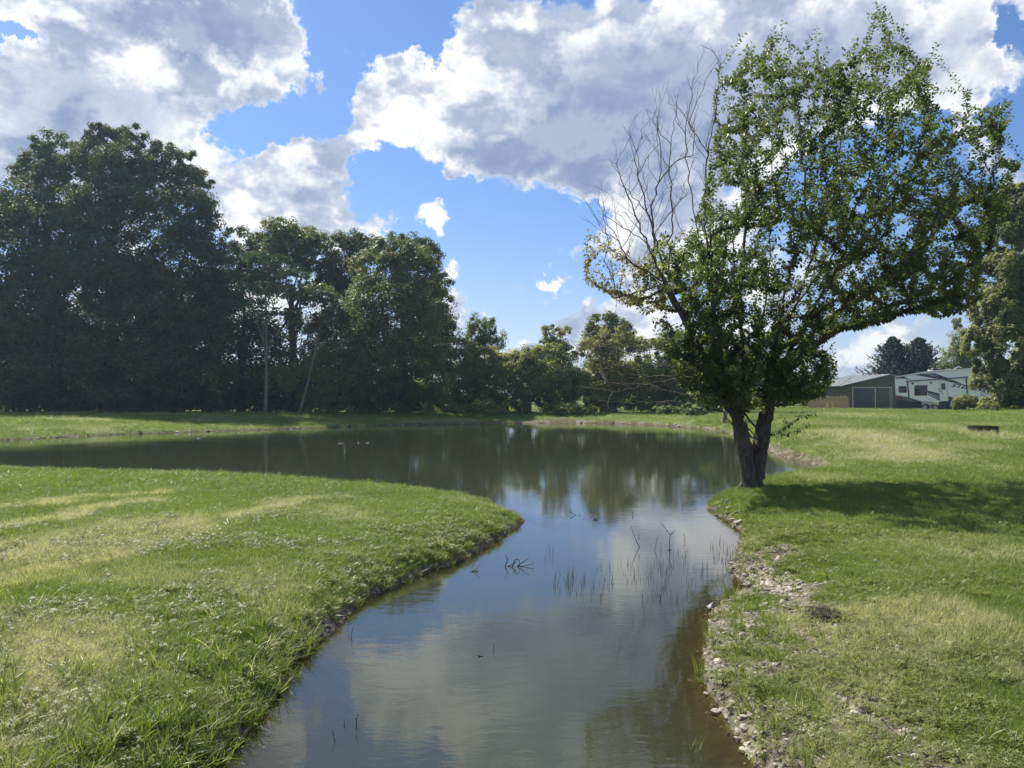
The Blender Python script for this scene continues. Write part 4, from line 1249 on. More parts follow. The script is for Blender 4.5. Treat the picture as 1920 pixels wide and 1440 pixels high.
    i_a2 = int(np.argmin(np.linalg.norm(np.array(nodes[:live_n]) - W(1335, 560, -1.1), axis=1)))
    deadpath(i_a2, [W(1300,480,-1.2), W(1265,400,-1.2), W(1235,300,-1.1), W(1212,205,-1.0)])
    deadpath(i_a2, [W(1310,450,-1.0), W(1290,340,-.9), W(1285,240,-.8), W(1300,150,-.7), W(1325,85,-.6)])
    deadpath(i_a2, [W(1320,400,-.6), W(1325,300,-.4), W(1343,200,-.3), W(1352,120,-.2)])
    deadpath(Adead, [W(1230,500,0), W(1222,400,.2), W(1240,320,.3), W(1228,190,.4)])
    dN = d_start
    def dead_shoot(t):
        Nn = np.array(nodes[dN:]); v = t - Nn; d = np.linalg.norm(v, axis=1)
        cost = .45 * d + 1.6 * np.clip(.82 * d - v[:, 2], 0, None) + np.where(d < .25, 2, 0)
        i = dN + int(np.argmin(cost)); a = nodes[i]; L = np.linalg.norm(t - a)
        if L > 3.0: return
        m = max(2, int(L / .12)); cur = i
        side = unit(r.normal(size=3)) * .03 * L
        for k in range(1, m + 1):
            s = k / m; nodes.append(a + (t - a) * s + side * sin(pi * s) + r.normal(size=3) * .013); parent.append(cur); dead.append(True); cur = len(nodes) - 1
    ups = [(1150,280),(1160,330),(1180,250),(1196,330),(1210,230),(1226,180),(1240,260),(1262,190),(1275,150),(1290,220),(1300,110),(1310,170),(1328,70),(1340,150),(1255,330),(1185,400),(1130,340),(1215,340),
           (1205,290),(1275,280),(1170,360),(1235,380),(1320,240),(1147,400),(1140,450),(1132,380),(1160,440),(1175,480),(1200,380),(1300,280),(1125,330),(1250,150),(1196,200)]
    for q in range(260):
        px, py = ups[q % len(ups)]
        px += r.normal() * 14 * (q >= len(ups)); py = max(80, py + 12 + abs(r.normal()) * 45 * (q >= len(ups)))
        dead_shoot(W(px, py, r.uniform(-.9, .5)))
    dE = len(nodes)
    for q in range(300):
        i = int(r.integers(d_start, dE)); p = parent[i]
        ax = unit(nodes[i] - nodes[p]); v = unit(ax * .8 + r.normal(size=3) * .75 + np.array([0, 0, .3])); L = r.uniform(.08, .34); cur = i
        for k in range(1, 4):
            nodes.append(nodes[i] + v * L * k / 3 + r.normal(size=3) * .008); parent.append(cur); dead.append(True); cur = len(nodes) - 1
    # horizontal bare branches low on the left
    hN = len(nodes)
    for st, P in ((4, [(1340,728),(1270,706),(1190,704),(1120,690),(1078,672)]), (5, [(1330,716),(1260,690),(1200,668),(1130,650),(1072,640)]),
                  (4, [(1345,745),(1280,740),(1220,722),(1150,718),(1095,700)]), (6, [(1320,695),(1250,655),(1190,660),(1140,620),(1100,585)]),
                  (3, [(1355,770),(1320,772),(1260,752),(1180,756),(1120,750)]), (5, [(1310,705),(1240,716),(1150,735),(1090,725)])):
        path(max(4, len(nodes[:1]) * 0 + st + 6), [W(a, b, -.4 + .25 * k + r.uniform(-.3, .3)) for k, (a, b) in enumerate(P)], True, .12)
    for q in range(300):
        px = r.uniform(1065, 1340); py = r.uniform(635, 770) if px < 1300 else r.uniform(640, 740)
        N = np.array(nodes[hN:]); t = W(px, py, r.uniform(-.9, .8))
        d = np.linalg.norm(N - t, axis=1) + 1.2 * np.clip(t[0] - N[:, 0] + .1, 0, None)
        i = hN + int(np.argmin(d)); a = nodes[i]; L = np.linalg.norm(t - a)
        if L < .05 or L > 1.6: continue
        m = max(2, int(L / .11)); cur = i
        c = a + (t - a) * .5 + np.array([-.12, 0, r.uniform(-.1, .12)]) * L
        for k in range(1, m + 1):
            s = k / m; nodes.append((1 - s) ** 2 * a + 2 * s * (1 - s) * c + s * s * t); parent.append(cur); dead.append(True); cur = len(nodes) - 1
    # twig hanging from the stem towards the water, bare twig on the right
    deadpath(2, [W(1385,845,-.1), W(1372,822,-.2), W(1345,800,-.2), W(1310,785,-.2)])
    i_r = int(np.argmin(np.linalg.norm(np.array(nodes) - W(1550, 735, 0), axis=1)))
    deadpath(i_r, [W(1575,722,0), W(1600,700,0), W(1635,688,0)])
    deadpath(len(nodes) - 4, [W(1622,680,.1)])
    deadpath(i_r, [W(1580,690,.1), W(1598,668,.1)])

    N = np.array(nodes); Pn = np.array(parent); Dn = np.array(dead); n = len(N)
    # pipe model
    ex = 2.15
    acc = np.zeros(n); rad = np.zeros(n); leaf_tip = np.ones(n, bool); leaf_tip[Pn[1:]] = False
    for i in range(n - 1, -1, -1):
        rt = .0024
        rad[i] = rt if acc[i] == 0 else acc[i] ** (1 / ex)
        rad[i] = max(rad[i], rt)
        if Pn[i] >= 0: acc[Pn[i]] += (rad[i] * 1.004) ** ex
    k = .138 / rad[3]
    rad = np.where(rad > .012, rad * (1 + (k - 1) * np.clip((rad - .012) / (rad[3] - .012), 0, 1)), rad)
    rad = np.where(np.arange(n) < 14, np.minimum(rad, .142), rad)
    rad[0] *= 1.12; rad[1] *= 1.08
    rad = np.minimum(rad, .20)
    root = empty('broadleaf_tree', tuple(base))
    tag(root, 'large leafy two-stemmed tree at the pond edge, bare and yellowing branches on its left', 'tree')
    # chains
    children = [[] for _ in range(n)]
    for i in range(1, n): children[Pn[i]].append(i)
    for wood, want, mat in (('trunk', False, BARK), ('dead_branches', True, BARK_DEAD)):
        g = Geo(); done = np.zeros(n, bool)
        starts = [(0, 0)] if not want else []
        st = []
        for i in range(n):
            ch = [c for c in children[i] if Dn[c] == want]
            if not ch: continue
            main = max(ch, key=lambda c: rad[c]) if (Dn[i] == want and (i == 0 or True)) else None
            for c in ch:
                if c != main or Dn[i] != want: st.append((i, c))
        if not want: st.insert(0, (0, max(children[0], key=lambda c: rad[c])))
        for i, c in st:
            P = [N[i] - base]; R = [min(rad[c] * 1.15, rad[i])]
            cur = c
            while True:
                P.append(N[cur] - base); R.append(rad[cur])
                ch = [q for q in children[cur] if Dn[q] == want]
                if not ch: break
                cur = max(ch, key=lambda q: rad[q])
            if len(P) < 2: continue
            mr = max(R)
            ns = 12 if mr > .05 else (6 if mr > .015 else (4 if mr > .006 else 3))
            if ns == 3 and len(P) > 4: P, R = P[::2] + ([P[-1]] if len(P) % 2 == 0 else []), R[::2] + ([R[-1]] if len(R) % 2 == 0 else [])
            R[-1] *= .5
            g.tube(P, R, ns, cap=False)
        if not want:
            # root flare
            for a in range(7):
                an = a * 2 * pi / 7 + .3
                e = Vector((cos(an) * .34, sin(an) * .30, .02)); s = Vector((cos(an) * .08, sin(an) * .08, .34))
                m = s.lerp(e, .5) + Vector((-cos(an) * .05, -sin(an) * .05, -.04))
                g.tube([s, m, e], [.075, .07, .02], 6)
        g.obj(wood, mat, root, smooth=True)
    # ---- leaves
    tmpl = np.array([(0, 0, 0), (.35, .26, .07), (.72, .20, .04), (1, 0, -.08), (.72, -.20, .04), (.35, -.26, .07)])
    tf = np.array([(0, 1, 2), (0, 2, 3), (0, 3, 4), (0, 4, 5)])
    out = {'g': ([], [], [], []), 'y': ([], [], [], []), 'l': ([], [], [], [])}
    for e, kind in shoots:
        # walk back along the shoot
        ch = [e]; L = 0
        lim = {'g': r.uniform(.35, .62), 'y': .5, 's': .35, 'u': .8, 'l': .5}[kind]
        while L < lim and Pn[ch[-1]] > 30:
            L += np.linalg.norm(N[ch[-1]] - N[Pn[ch[-1]]]); ch.append(Pn[ch[-1]])
        P = N[ch[::-1]]
        seg = np.linalg.norm(np.diff(P, axis=0), axis=1); tot = seg.sum()
        if tot < .02: continue
        cnt = int(tot / (.024 if kind != 'y' else .05)) + 2
        if kind == 's': cnt = max(7, int(cnt * .7))
        cum = np.concatenate([[0], np.cumsum(seg)])
        key = kind if kind in 'yl' else 'g'
        cv = r.random()
        for q in range(cnt):
            s = tot * (q + r.random() * .5) / cnt
            j = min(np.searchsorted(cum, s, side='right') - 1, len(seg) - 1)
            p = P[j] + (P[j + 1] - P[j]) * ((s - cum[j]) / seg[j])
            ax = unit(P[j + 1] - P[j])
            an = q * 2.4 + r.normal() * .5
            u = unit(np.cross(ax, np.array([.31, .2, .9]))); w = np.cross(ax, u)
            side = u * cos(an) + w * sin(an)
            d = unit(side * 1.0 + ax * .55 + np.array([0, 0, -.35 if kind != 's' else -1.0]) + r.normal(size=3) * .22)
            nn = unit(np.array([0, 0, 1.]) + side * .25 + r.normal(size=3) * .45)
            nn = unit(nn - d * np.dot(nn, d))
            o = out[key]
            o[0].append(p + d * .012); o[1].append(d); o[2].append(nn); o[3].append((r.uniform(.052, .086) * (1.0 if kind != 'y' else .9), np.clip(cv * .6 + r.random() * .4, 0, 1)))
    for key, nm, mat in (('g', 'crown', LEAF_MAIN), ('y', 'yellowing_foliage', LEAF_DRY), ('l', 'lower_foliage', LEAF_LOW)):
        p = np.array(out[key][0]) - base; d = np.array(out[key][1]); nn = np.array(out[key][2]); sv = np.array(out[key][3])
        b = np.cross(nn, d)
        v = p[:, None, :] + sv[:, 0][:, None, None] * (tmpl[None, :, 0:1] * d[:, None, :] + tmpl[None, :, 1:2] * b[:, None, :] + tmpl[None, :, 2:3] * nn[:, None, :])
        f = (np.arange(len(p)) * 6)[:, None, None] + tf[None]
        mesh_obj(nm, v.reshape(-1, 3), f.reshape(-1, 3), mat, root, attrs={'vary': ('FACE', np.repeat(sv[:, 1], 4))})
    print('main tree: nodes', n, 'leaves', len(out['g'][0]), len(out['y'][0]), 'r3', rad[3])
build_main_tree()
# ------------------------------------------------------------------ ground cover (grass, clover, weeds, gravel)
def blade_mat():
    m, T = new_mat('grass_blades')
    geo = T.node('ShaderNodeNewGeometry')
    P = geo.outputs['Position']
    tint = T.node('ShaderNodeAttribute', attribute_name='tint', attribute_type='INSTANCER').outputs['Fac']
    rv = T.node('ShaderNodeAttribute', attribute_name='rv', attribute_type='INSTANCER').outputs['Fac']
    bl = T.node('ShaderNodeAttribute', attribute_name='blade').outputs['Fac']
    n1 = T.noise(P, .35, 4, .6); n2 = T.noise(P, 3.0, 6, .7)
    c = T.mix(T.ss(n1, .35, .65), (.135, .18, .032), (.19, .24, .050))
    c = T.mix(T.m('MULTIPLY', T.ss(n2, .45, .75), .7), c, (.26, .285, .075))
    c = T.mix(T.m('MULTIPLY', rv, .5), c, (.10, .15, .035))
    c = T.mix(T.m('MULTIPLY', bl, .25), c, (.28, .30, .09))
    sf = T.ss(T.m('ADD', tint, T.m('MULTIPLY', T.m('SUBTRACT', bl, .5), .8)), .30, .95)
    c = T.mix(sf, c, (.48, .45, .30))
    b = T.node('ShaderNodeBsdfPrincipled', {'Base Color': c, 'Roughness': .42})
    b.inputs['Specular IOR Level'].default_value = .45
    t = T.node('ShaderNodeBsdfTranslucent', {'Color': T.vm('MULTIPLY', c, (1.5, 1.6, .9))})
    mx = T.node('ShaderNodeMixShader', {0: .42, 1: b.outputs[0], 2: t.outputs[0]})
    T.node('ShaderNodeOutputMaterial', {'Surface': mx.outputs[0]})
    return m
M_BLADE = blade_mat()
M_CLOVER = leaf_mat('clover_leaves', (.14, .175, .038), (.24, .26, .085), (.34, .38, .07), .38, .5)
M_STONE = simple_mat('limestone_gravel', (.33, .295, .235), .85, noise_amt=.35, noise_scale=9, bump=.4)
M_STONE_D = simple_mat('wet_dark_stone', (.06, .052, .042), .5, noise_amt=.35, noise_scale=9, bump=.4)
M_LITTER = simple_mat('dead_root_litter', (.085, .068, .048), .9, noise_amt=.6, noise_scale=25)

def tuft(name, n, h, w, spread, lean, seed, mat=None, segs=3, curl=.6):
    """a handful of curved, tapering grass blades"""
    r = np.random.default_rng(seed)
    V, Fc, B = [], [], []
    for k in range(n):
        a = r.uniform(0, 2 * pi); d = r.random() ** .6 * spread
        x, y = cos(a) * d, sin(a) * d
        face = r.uniform(0, 2 * pi); fx_, fy_ = cos(face), sin(face)
        hh = h * r.uniform(.55, 1.2); ww = w * r.uniform(.7, 1.3)
        ln = lean * r.uniform(.2, 1.4); la = a + r.normal() * .9
        i = len(V); bv = r.random()
        for s in range(segs):
            t = s / segs
            cx_ = x + cos(la) * ln * hh * t ** (1 + curl); cy_ = y + sin(la) * ln * hh * t ** (1 + curl); cz = hh * t * (1 - .25 * ln * t)
            wd = ww * (1 - t * .55)
            V += [(cx_ - fx_ * wd / 2, cy_ - fy_ * wd / 2, cz), (cx_ + fx_ * wd / 2, cy_ + fy_ * wd / 2, cz)]
        V.append((x + cos(la) * ln * hh, y + sin(la) * ln * hh, hh * (1 - .25 * ln)))
        for s in range(segs - 1):
            j = i + 2 * s
            Fc += [(j, j + 1, j + 3), (j, j + 3, j + 2)]; B += [bv, bv]
        j = i + 2 * (segs - 1); Fc.append((j, j + 1, j + 2)); B.append(bv)
    return mesh_obj(name, V, np.array(Fc), mat or M_BLADE, link=False, attrs={'blade': ('FACE', B)})

def clover(name, n, spread, size, hgt, seed):
    r = np.random.default_rng(seed); V, Fc, B = [], [], []
    for k in range(n):
        a = r.uniform(0, 2 * pi); d = r.random() ** .6 * spread; x, y = cos(a) * d, sin(a) * d; z = hgt * r.uniform(.4, 1.2)
        bv = r.random(); a0 = r.uniform(0, 2 * pi); tx, ty = r.normal() * .35, r.normal() * .35
        for q in range(3):
            an = a0 + q * 2 * pi / 3; i = len(V)
            for (u, v_) in ((0, 0), (.6, .42), (1, .18), (1, -.18), (.6, -.42)):
                px_ = (cos(an) * u - sin(an) * v_) * size; py_ = (sin(an) * u + cos(an) * v_) * size
                V.append((x + px_, y + py_, z + px_ * tx + py_ * ty - abs(v_) * size * .2))
            Fc += [(i, i + 1, i + 2), (i, i + 2, i + 3), (i, i + 3, i + 4)]; B += [bv] * 3
    return mesh_obj(name, V, np.array(Fc), M_CLOVER, link=False, attrs={'vary': ('FACE', B)})

def pebble_mesh(name, seed, mat, flat=.55, link=False):
    r = np.random.default_rng(seed)
    import bmesh
    bm = bmesh.new(); bmesh.ops.create_icosphere(bm, subdivisions=1, radius=.5)
    for v in bm.verts:
        k = 1 + r.normal() * .13
        v.co = Vector((v.co.x * k * 1.2, v.co.y * k * .9, v.co.z * k * flat))
    me = bpy.data.meshes.new(name); bm.to_mesh(me); bm.free(); me.materials.append(mat)
    o = bpy.data.objects.new(name, me)
    if link: COL.objects.link(o)
    return o

def scatter(name, pts, rot, scl, variants, tint=None, label=None):
    """one object: a cloud of points with geometry nodes placing the variant meshes on them"""
    n = len(pts)
    me = bpy.data.meshes.new(name); me.vertices.add(n); me.vertices.foreach_set('co', np.asarray(pts, np.float32).ravel())
    for an, ty, arr in (('rot', 'FLOAT_VECTOR', rot), ('scl', 'FLOAT_VECTOR', scl)):
        a = me.attributes.new(an, ty, 'POINT'); a.data.foreach_set('vector', np.asarray(arr, np.float32).ravel())
    rr = np.random.default_rng(n)
    for an, arr in (('tint', tint if tint is not None else np.zeros(n)), ('rv', rr.random(n))):
        a = me.attributes.new(an, 'FLOAT', 'POINT'); a.data.foreach_set('value', np.asarray(arr, np.float32))
    a = me.attributes.new('vi', 'INT', 'POINT'); a.data.foreach_set('value', rr.integers(0, len(variants), n).astype(np.int32))
    o = bpy.data.objects.new(name, me); COL.objects.link(o)
    ng = bpy.data.node_groups.new(name + '_scatter', 'GeometryNodeTree')
    ng.interface.new_socket('Geometry', in_out='INPUT', socket_type='NodeSocketGeometry')
    ng.interface.new_socket('Geometry', in_out='OUTPUT', socket_type='NodeSocketGeometry')
    N = ng.nodes; Lk = ng.links
    gi = N.new('NodeGroupInput'); go_ = N.new('NodeGroupOutput')
    iop = N.new('GeometryNodeInstanceOnPoints')
    jn = N.new('GeometryNodeJoinGeometry')
    for vo in variants:
        oi = N.new('GeometryNodeObjectInfo'); oi.inputs['Object'].default_value = vo; oi.inputs['As Instance'].default_value = True
        Lk.new(oi.outputs['Geometry'], jn.inputs[0])
    def na(nm, ty):
        q = N.new('GeometryNodeInputNamedAttribute'); q.data_type = ty; q.inputs['Name'].default_value = nm; return q.outputs['Attribute']
    e2r = N.new('FunctionNodeEulerToRotation'); Lk.new(na('rot', 'FLOAT_VECTOR'), e2r.inputs[0])
    Lk.new(gi.outputs[0], iop.inputs['Points']); Lk.new(jn.outputs[0], iop.inputs['Instance'])
    iop.inputs['Pick Instance'].default_value = True
    Lk.new(na('vi', 'INT'), iop.inputs['Instance Index'])
    Lk.new(e2r.outputs[0], iop.inputs['Rotation']); Lk.new(na('scl', 'FLOAT_VECTOR'), iop.inputs['Scale'])
    Lk.new(iop.outputs[0], go_.inputs[0])
    md = o.modifiers.new('scatter', 'NODES'); md.node_group = ng
    tag(o, label, kind='stuff')
    return o

def sample(n, r0, r1, r, az=(-44, 46), power=1.0):
    a = np.radians(r.uniform(az[0], az[1], n)); u = r.random(n)
    rad = np.sqrt(r0 ** 2 + u * (r1 ** 2 - r0 ** 2)) if power == 1 else r0 + (r1 - r0) * u ** power
    return np.sin(a) * rad, np.cos(a) * rad

def place_cover():
    r = np.random.default_rng(5)
    lawn = [tuft('grass_tuft', 22, 1.0, .055, .75, .9, 100 + k) for k in range(5)]
    long_ = [tuft('long_grass_tuft', 12, 1.0, .040, .20, .75, 120 + k, segs=4, curl=1.0) for k in range(4)]
    broad = [tuft('broad_leaf_tuft', 7, 1.0, .11, .18, 1.1, 140 + k, segs=4, curl=.9) for k in range(3)]
    clov = [clover('clover_patch', 26, .5, .085, .35, 160 + k) for k in range(3)]
    def terrain(x, y):
        d = shore_dist(x, y); return d, ground(x, y, d)
    # mown lawn, thinner with distance; far blades are a little larger so that the sward keeps its nap
    X, Y, S = [], [], []
    for (n, r0, r1, s0, az) in ((26000, 2.6, 5.5, .055, (-60, 62)), (34000, 5.5, 9, .060, (-50, 52)), (36000, 9, 15, .062, (-44, 46)), (32000, 15, 26, .095, (-40, 42)), (30000, 26, 48, .15, (-38, 40)), (26000, 48, 85, .17, (-36, 40))):
        x, y = sample(n, r0, r1, r, az); X.append(x); Y.append(y); S.append(np.full(n, s0))
    x = np.concatenate(X); y = np.concatenate(Y); s = np.concatenate(S)
    d, z = terrain(x, y)
    st = straw(x, y); ba = bare(x, y, d)
    k = (d > .02) & (r.random(len(x)) > ba * 1.5 * (y < 12)) & ~((d > 9) & (y > 57) & (x < 18))
    x, y, s, z, st, d = x[k], y[k], s[k], z[k], st[k], d[k]
    n = len(x)
    hs = s * (.25 + 1.08 * fbm(x, y, .55, 4)) * r.uniform(.6, 1.35, n)
    # blown-down pale streaks lean over
    lean = np.where(st > .45, r.uniform(.5, 1.0, n), r.normal(size=n) * .22)
    rot = np.stack([lean, np.where(st > .45, .5, r.normal(size=n) * .22), np.where(st > .45, r.normal(size=n) * .4, r.uniform(0, 2 * pi, n))], 1)
    scl = np.stack([s * 1.15, s * 1.15, hs], 1)
    scatter('grass', np.stack([x, y, z - .004], 1), rot, scl, lawn, st, 'short mown grass covering the banks and lawns')
    # longer tufts: along the waterline, and scattered
    n = 30000
    x, y = sample(n, 2.8, 24, r, (-48, 48), power=1.3); d, z = terrain(x, y)
    near_left = (x < 0)
    dens = np.where(near_left, np.exp(-(d / .45) ** 2) * 1.0 + .07 * (y < 9) + .30 * sstep(5.4, 3.6, y), np.exp(-(d / .5) ** 2) * .40 + .08 * (y < 10)) * (.3 + 1.4 * fbm(x, y, .7, 3))
    k = (d > -.03) & (r.random(n) < dens)
    x, y, d, z = x[k], y[k], d[k], z[k]; n = len(x)
    hh = r.uniform(.06, .15, n) * (1 + .3 * (x < 0) * (y < 6))
    ww = hh * 1.0
    scatter('long_grass', np.stack([x, y, z - .005], 1), np.stack([r.normal(size=n) * .25, np.where((x < 0) & (d < .14) & (y < 13), r.uniform(.2, .9, n), r.normal(size=n) * .25), np.where(d < .14, r.normal(size=n) * .6, r.uniform(0, 6.28, n))], 1), np.stack([ww, ww, hh], 1), long_, r.random(n) ** 6, 'longer grass tufts along the water edge')
    # broad-bladed weeds
    n = 5200
    x, y = sample(n, 2.8, 13, r, (-48, 48), power=1.0); d, z = terrain(x, y)
    dens = (np.exp(-(d / .8) ** 2) * .45 + .30 * sstep(5.6, 3.4, y) * (x < 0) + .04) * sstep(.40, .62, fbm(x + 9, y, .8, 3)) * 1.6
    for (px, py, w_) in ((235, 1003, .35), (540, 1100, .3), (500, 1390, .4), (1600, 1075, .4), (1640, 1260, .25), (1420, 1300, .3), (700, 1050, .3), (600, 1120, .3)):
        ax, ay = on_level(px, py, .3); dens = dens + .9 * np.exp(-((x - ax) ** 2 + (y - ay) ** 2) / w_ ** 2)
    k = (d > .04) & (r.random(n) < dens)
    x, y, d, z = x[k], y[k], d[k], z[k]; n = len(x)
    hh = r.uniform(.06, .12, n)
    scatter('broad_weeds', np.stack([x, y, z - .005], 1), np.stack([r.normal(size=n) * .3, r.normal(size=n) * .3, r.uniform(0, 6.28, n)], 1), np.stack([hh * 1.1, hh * 1.1, hh * .8], 1), broad, np.zeros(n), 'broad-bladed weeds in the lawn near the water')
    # clover
    n = 22000
    x, y = sample(n, 2.6, 11, r, (-50, 52), power=1.0); d, z = terrain(x, y)
    dens = sstep(.42, .60, fbm(x + 31, y, .9, 4)) * .55 + np.exp(-(d / .35) ** 2) * .5 + .35 * (x > .8) * (x < 2.6) * (y < 6.5) + .35 * (x < -.5) * sstep(5.6, 4, y)
    k = (d > .03) & (r.random(n) < dens * (1 - .85 * bare(x, y, d)))
    x, y, d, z = x[k], y[k], d[k], z[k]; n = len(x)
    s_ = r.uniform(.10, .17, n)
    scatter('clover', np.stack([x, y, z], 1), np.stack([r.normal(size=n) * .15, r.normal(size=n) * .15, r.uniform(0, 6.28, n)], 1), np.stack([s_, s_, s_ * r.uniform(.5, 1.1, n)], 1), clov, None, 'clover and small round-leaved plants between the grass')
    # dead roots and litter that roughen the cut bank
    litter = [tuft('root_litter', 16, 1.0, .05, .5, 1.6, 180 + k, mat=M_LITTER) for k in range(3)]
    n = 26000
    x, y = sample(n, 3.0, 22, r, (-48, 40), power=1.2); d, z = terrain(x, y)
    k = (d > -.05) & (d < .22) & (r.random(n) < np.where(x < .6, .9, .35))
    x, y, d, z = x[k], y[k], d[k], z[k]; n = len(x); hh = r.uniform(.02, .06, n)
    scatter('bank_litter', np.stack([x, y, z - .006], 1), np.stack([r.normal(size=n) * .9, r.normal(size=n) * .9, r.uniform(0, 6.28, n)], 1), np.stack([hh, hh, hh], 1), litter, None, 'dark dead roots and litter on the cut bank')
    # gravel at the waterline and in the bare patches
    stones = [pebble_mesh('pebble', 200 + k, M_STONE) for k in range(4)] + [pebble_mesh('pebble', 210, M_STONE_D)]
    n = 60000
    x, y = sample(n, 3.2, 11, r, (-30, 30), power=1.0)
    x2, y2 = sample(26000, 24, 56, r, (-36, 20)); x = np.concatenate([x, x2]); y = np.concatenate([y, y2]); n = len(x)
    d, z = terrain(x, y)
    b = bare(x, y, d)
    k = (d > -.16) & (r.random(n) < np.where(d > 0, b ** 1.2, .5 * np.exp(-(d / .06) ** 2)) * np.where((x < 0) & (y < 20), .10, .62) * np.where(y > 20, np.exp(-(d / .25) ** 2) * 1.0, 1))
    x, y, z = x[k], y[k], z[k]; n = len(x)
    s_ = r.gamma(3., .006, n) + .008
    s_ = np.where(y > 20, s_ * 4, s_)
    scatter('gravel', np.stack([x, y, z + s_ * .1], 1), np.stack([r.normal(size=n) * .3, r.normal(size=n) * .3, r.uniform(0, 6.28, n)], 1), np.stack([s_, s_, s_], 1), stones, None, 'loose limestone gravel at the water edge')
    # larger single stones
    base_m = [pebble_mesh('stone', 300 + k, M_STONE, .6) for k in range(5)]
    cnt = 0; tries = 0
    zones = [((1405,1060),(1480,1100),.10,230), ((1310,1280),(1400,1380),.10,34), ((1585,1295),(1625,1320),.22,6), ((1360,1180),(1340,1240),.06,10), ((1340,945),(1385,980),.06,14), ((1440,852),(1560,884),.05,26)]
    for (p, q, lv, m) in zones:
        for _ in range(m):
            t = r.random(); px_ = p[0] + (q[0] - p[0]) * t + r.normal() * (14 if m > 30 else 7); py_ = p[1] + (q[1] - p[1]) * t + r.normal() * (9 if m > 30 else 4)
            X_, Y_ = on_level(px_, py_, lv); d_ = float(shore_dist(np.array([X_]), np.array([Y_]))[0])
            if d_ < -.05 or d_ > .9: continue
            o = bpy.data.objects.new('stone', base_m[cnt % 5].data); COL.objects.link(o)
            s0 = r.uniform(.035, .075) * (1.1 if m == 6 else 1) * (1.7 if Y_ > 11 else 1)
            o.location = (X_, Y_, gz(X_, Y_) + s0 * .12); o.rotation_euler = (r.normal() * .3, r.normal() * .3, r.uniform(0, 6.28)); o.scale = (s0, s0, s0)
            tag(o, 'pale rounded limestone among others heaped along the right water edge', 'stone', 'pale stones along the right bank'); cnt += 1
    print('stones', cnt)
place_cover()

# ------------------------------------------------------------------ things at and in the water
def on_water_twig(label, px, py, strokes, rad=.006, name='dead_branch', cat='branch', mat=None):
    """strokes: polylines in photo pixels relative to the foot (px, py); they stand at the foot's distance"""
    x, y = on_level(px, py, 0.0)
    root_z = -.03
    g = Geo()
    for st in strokes:
        P = []
        for q in st:
            o = q[2] if len(q) > 2 else 0.0
            X, Y, Z = at_depth(q[0], q[1], y + o)
            P.append((X - x, Y - y, Z - root_z))
        R = [rad * (1 - .6 * i / max(1, len(P) - 1)) for i in range(len(P))]
        g.tube(P, R, 5)
    o = g.obj(name, mat or M_TWIG, smooth=True); o.location = (x, y, root_z)
    tag(o, label, cat)
    return o
M_TWIG = simple_mat('wet_dead_twig', (.05, .042, .034), .6, noise_amt=.4, noise_scale=30)
on_water_twig('tangled dark dead twig rising from the water beside the left bank tip', 955, 1062,
              [[(945,1066),(952,1050),(948,1040)], [(948,1064),(965,1056),(972,1046),(963,1050)], [(952,1066),(975,1062),(1000,1057),(1000,1049)], [(960,1064),(966,1048),(974,1050),(973,1060)], [(970,1062),(985,1050),(992,1046)]], .007)
on_water_twig('forked thin branch standing upright in the shallows, Y-shaped', 1256, 1032,
              [[(1256,1034),(1255,1015),(1257,1003),(1248,992),(1240,981)], [(1257,1003),(1262,998),(1266,995)], [(1252,1031),(1259,1031)]], .006)
on_water_twig('leaning thin dead twig with a bare side branch left of the Y-shaped one', 1199, 1026,
              [[(1199,1026),(1193,1013),(1187,1000),(1183,986)], [(1199,1026),(1192,1033)], [(1198,1012),(1198,1000)]], .005)
on_water_twig('bent fine twig between the Y-shaped branch and the right bank', 1284, 1014, [[(1280,1030),(1283,1014),(1285,1008),(1281,1000)]], .005)
on_water_twig('thin slanting stalk left of the Y-shaped branch', 1230, 1030, [[(1227,1032),(1231,1015),(1235,1002)]], .004)
on_water_twig('curled dead twig lying far out beside the cloud reflection', 1092, 966,
              [[(1068,958),(1075,964),(1080,966)], [(1086,965),(1095,969),(1097,961),(1092,955)], [(1090,966),(1098,975),(1106,980)]], .006)
on_water_twig('short dark stick floating just above the twig-strewn shallows', 1112, 975, [[(1104,977),(1112,975),(1121,972)], [(1117,974),(1121,976)]], .012, 'floating_stick', 'stick')
on_water_twig('small hooked twig right of the floating stick', 1188, 966, [[(1186,958),(1187,966),(1193,969),(1196,972)]], .006)
on_water_twig('dead twig half sunk against the left bank', 885, 1072, [[(880,1074),(892,1068),(900,1058)], [(888,1073),(897,1070)]], .008)
on_water_twig('small dark twig floating alone in the foreground water', 900, 1231, [[(896,1228),(900,1231),(906,1230)], [(900,1231),(902,1234)]], .006, 'floating_stick', 'stick')
on_water_twig('thin upright stalk alone in the middle of the foreground water', 926, 1222, [[(926,1224),(926,1213),(927,1207)]], .003, 'water_stalk', 'stalk')
on_water_twig('hooked stalk with a small tip low in the foreground water', 668, 1366, [[(668,1369),(668,1350),(671,1339),(674,1343)]], .003, 'water_stalk', 'stalk')
on_water_twig('short pale-tipped stalk left of the hooked stalk', 645, 1362, [[(645,1364),(646,1350)]], .003, 'water_stalk', 'stalk')
on_water_twig('leaning thin stalk lowest in the foreground water', 628, 1390, [[(628,1392),(625,1378),(622,1368)]], .003, 'water_stalk', 'stalk')

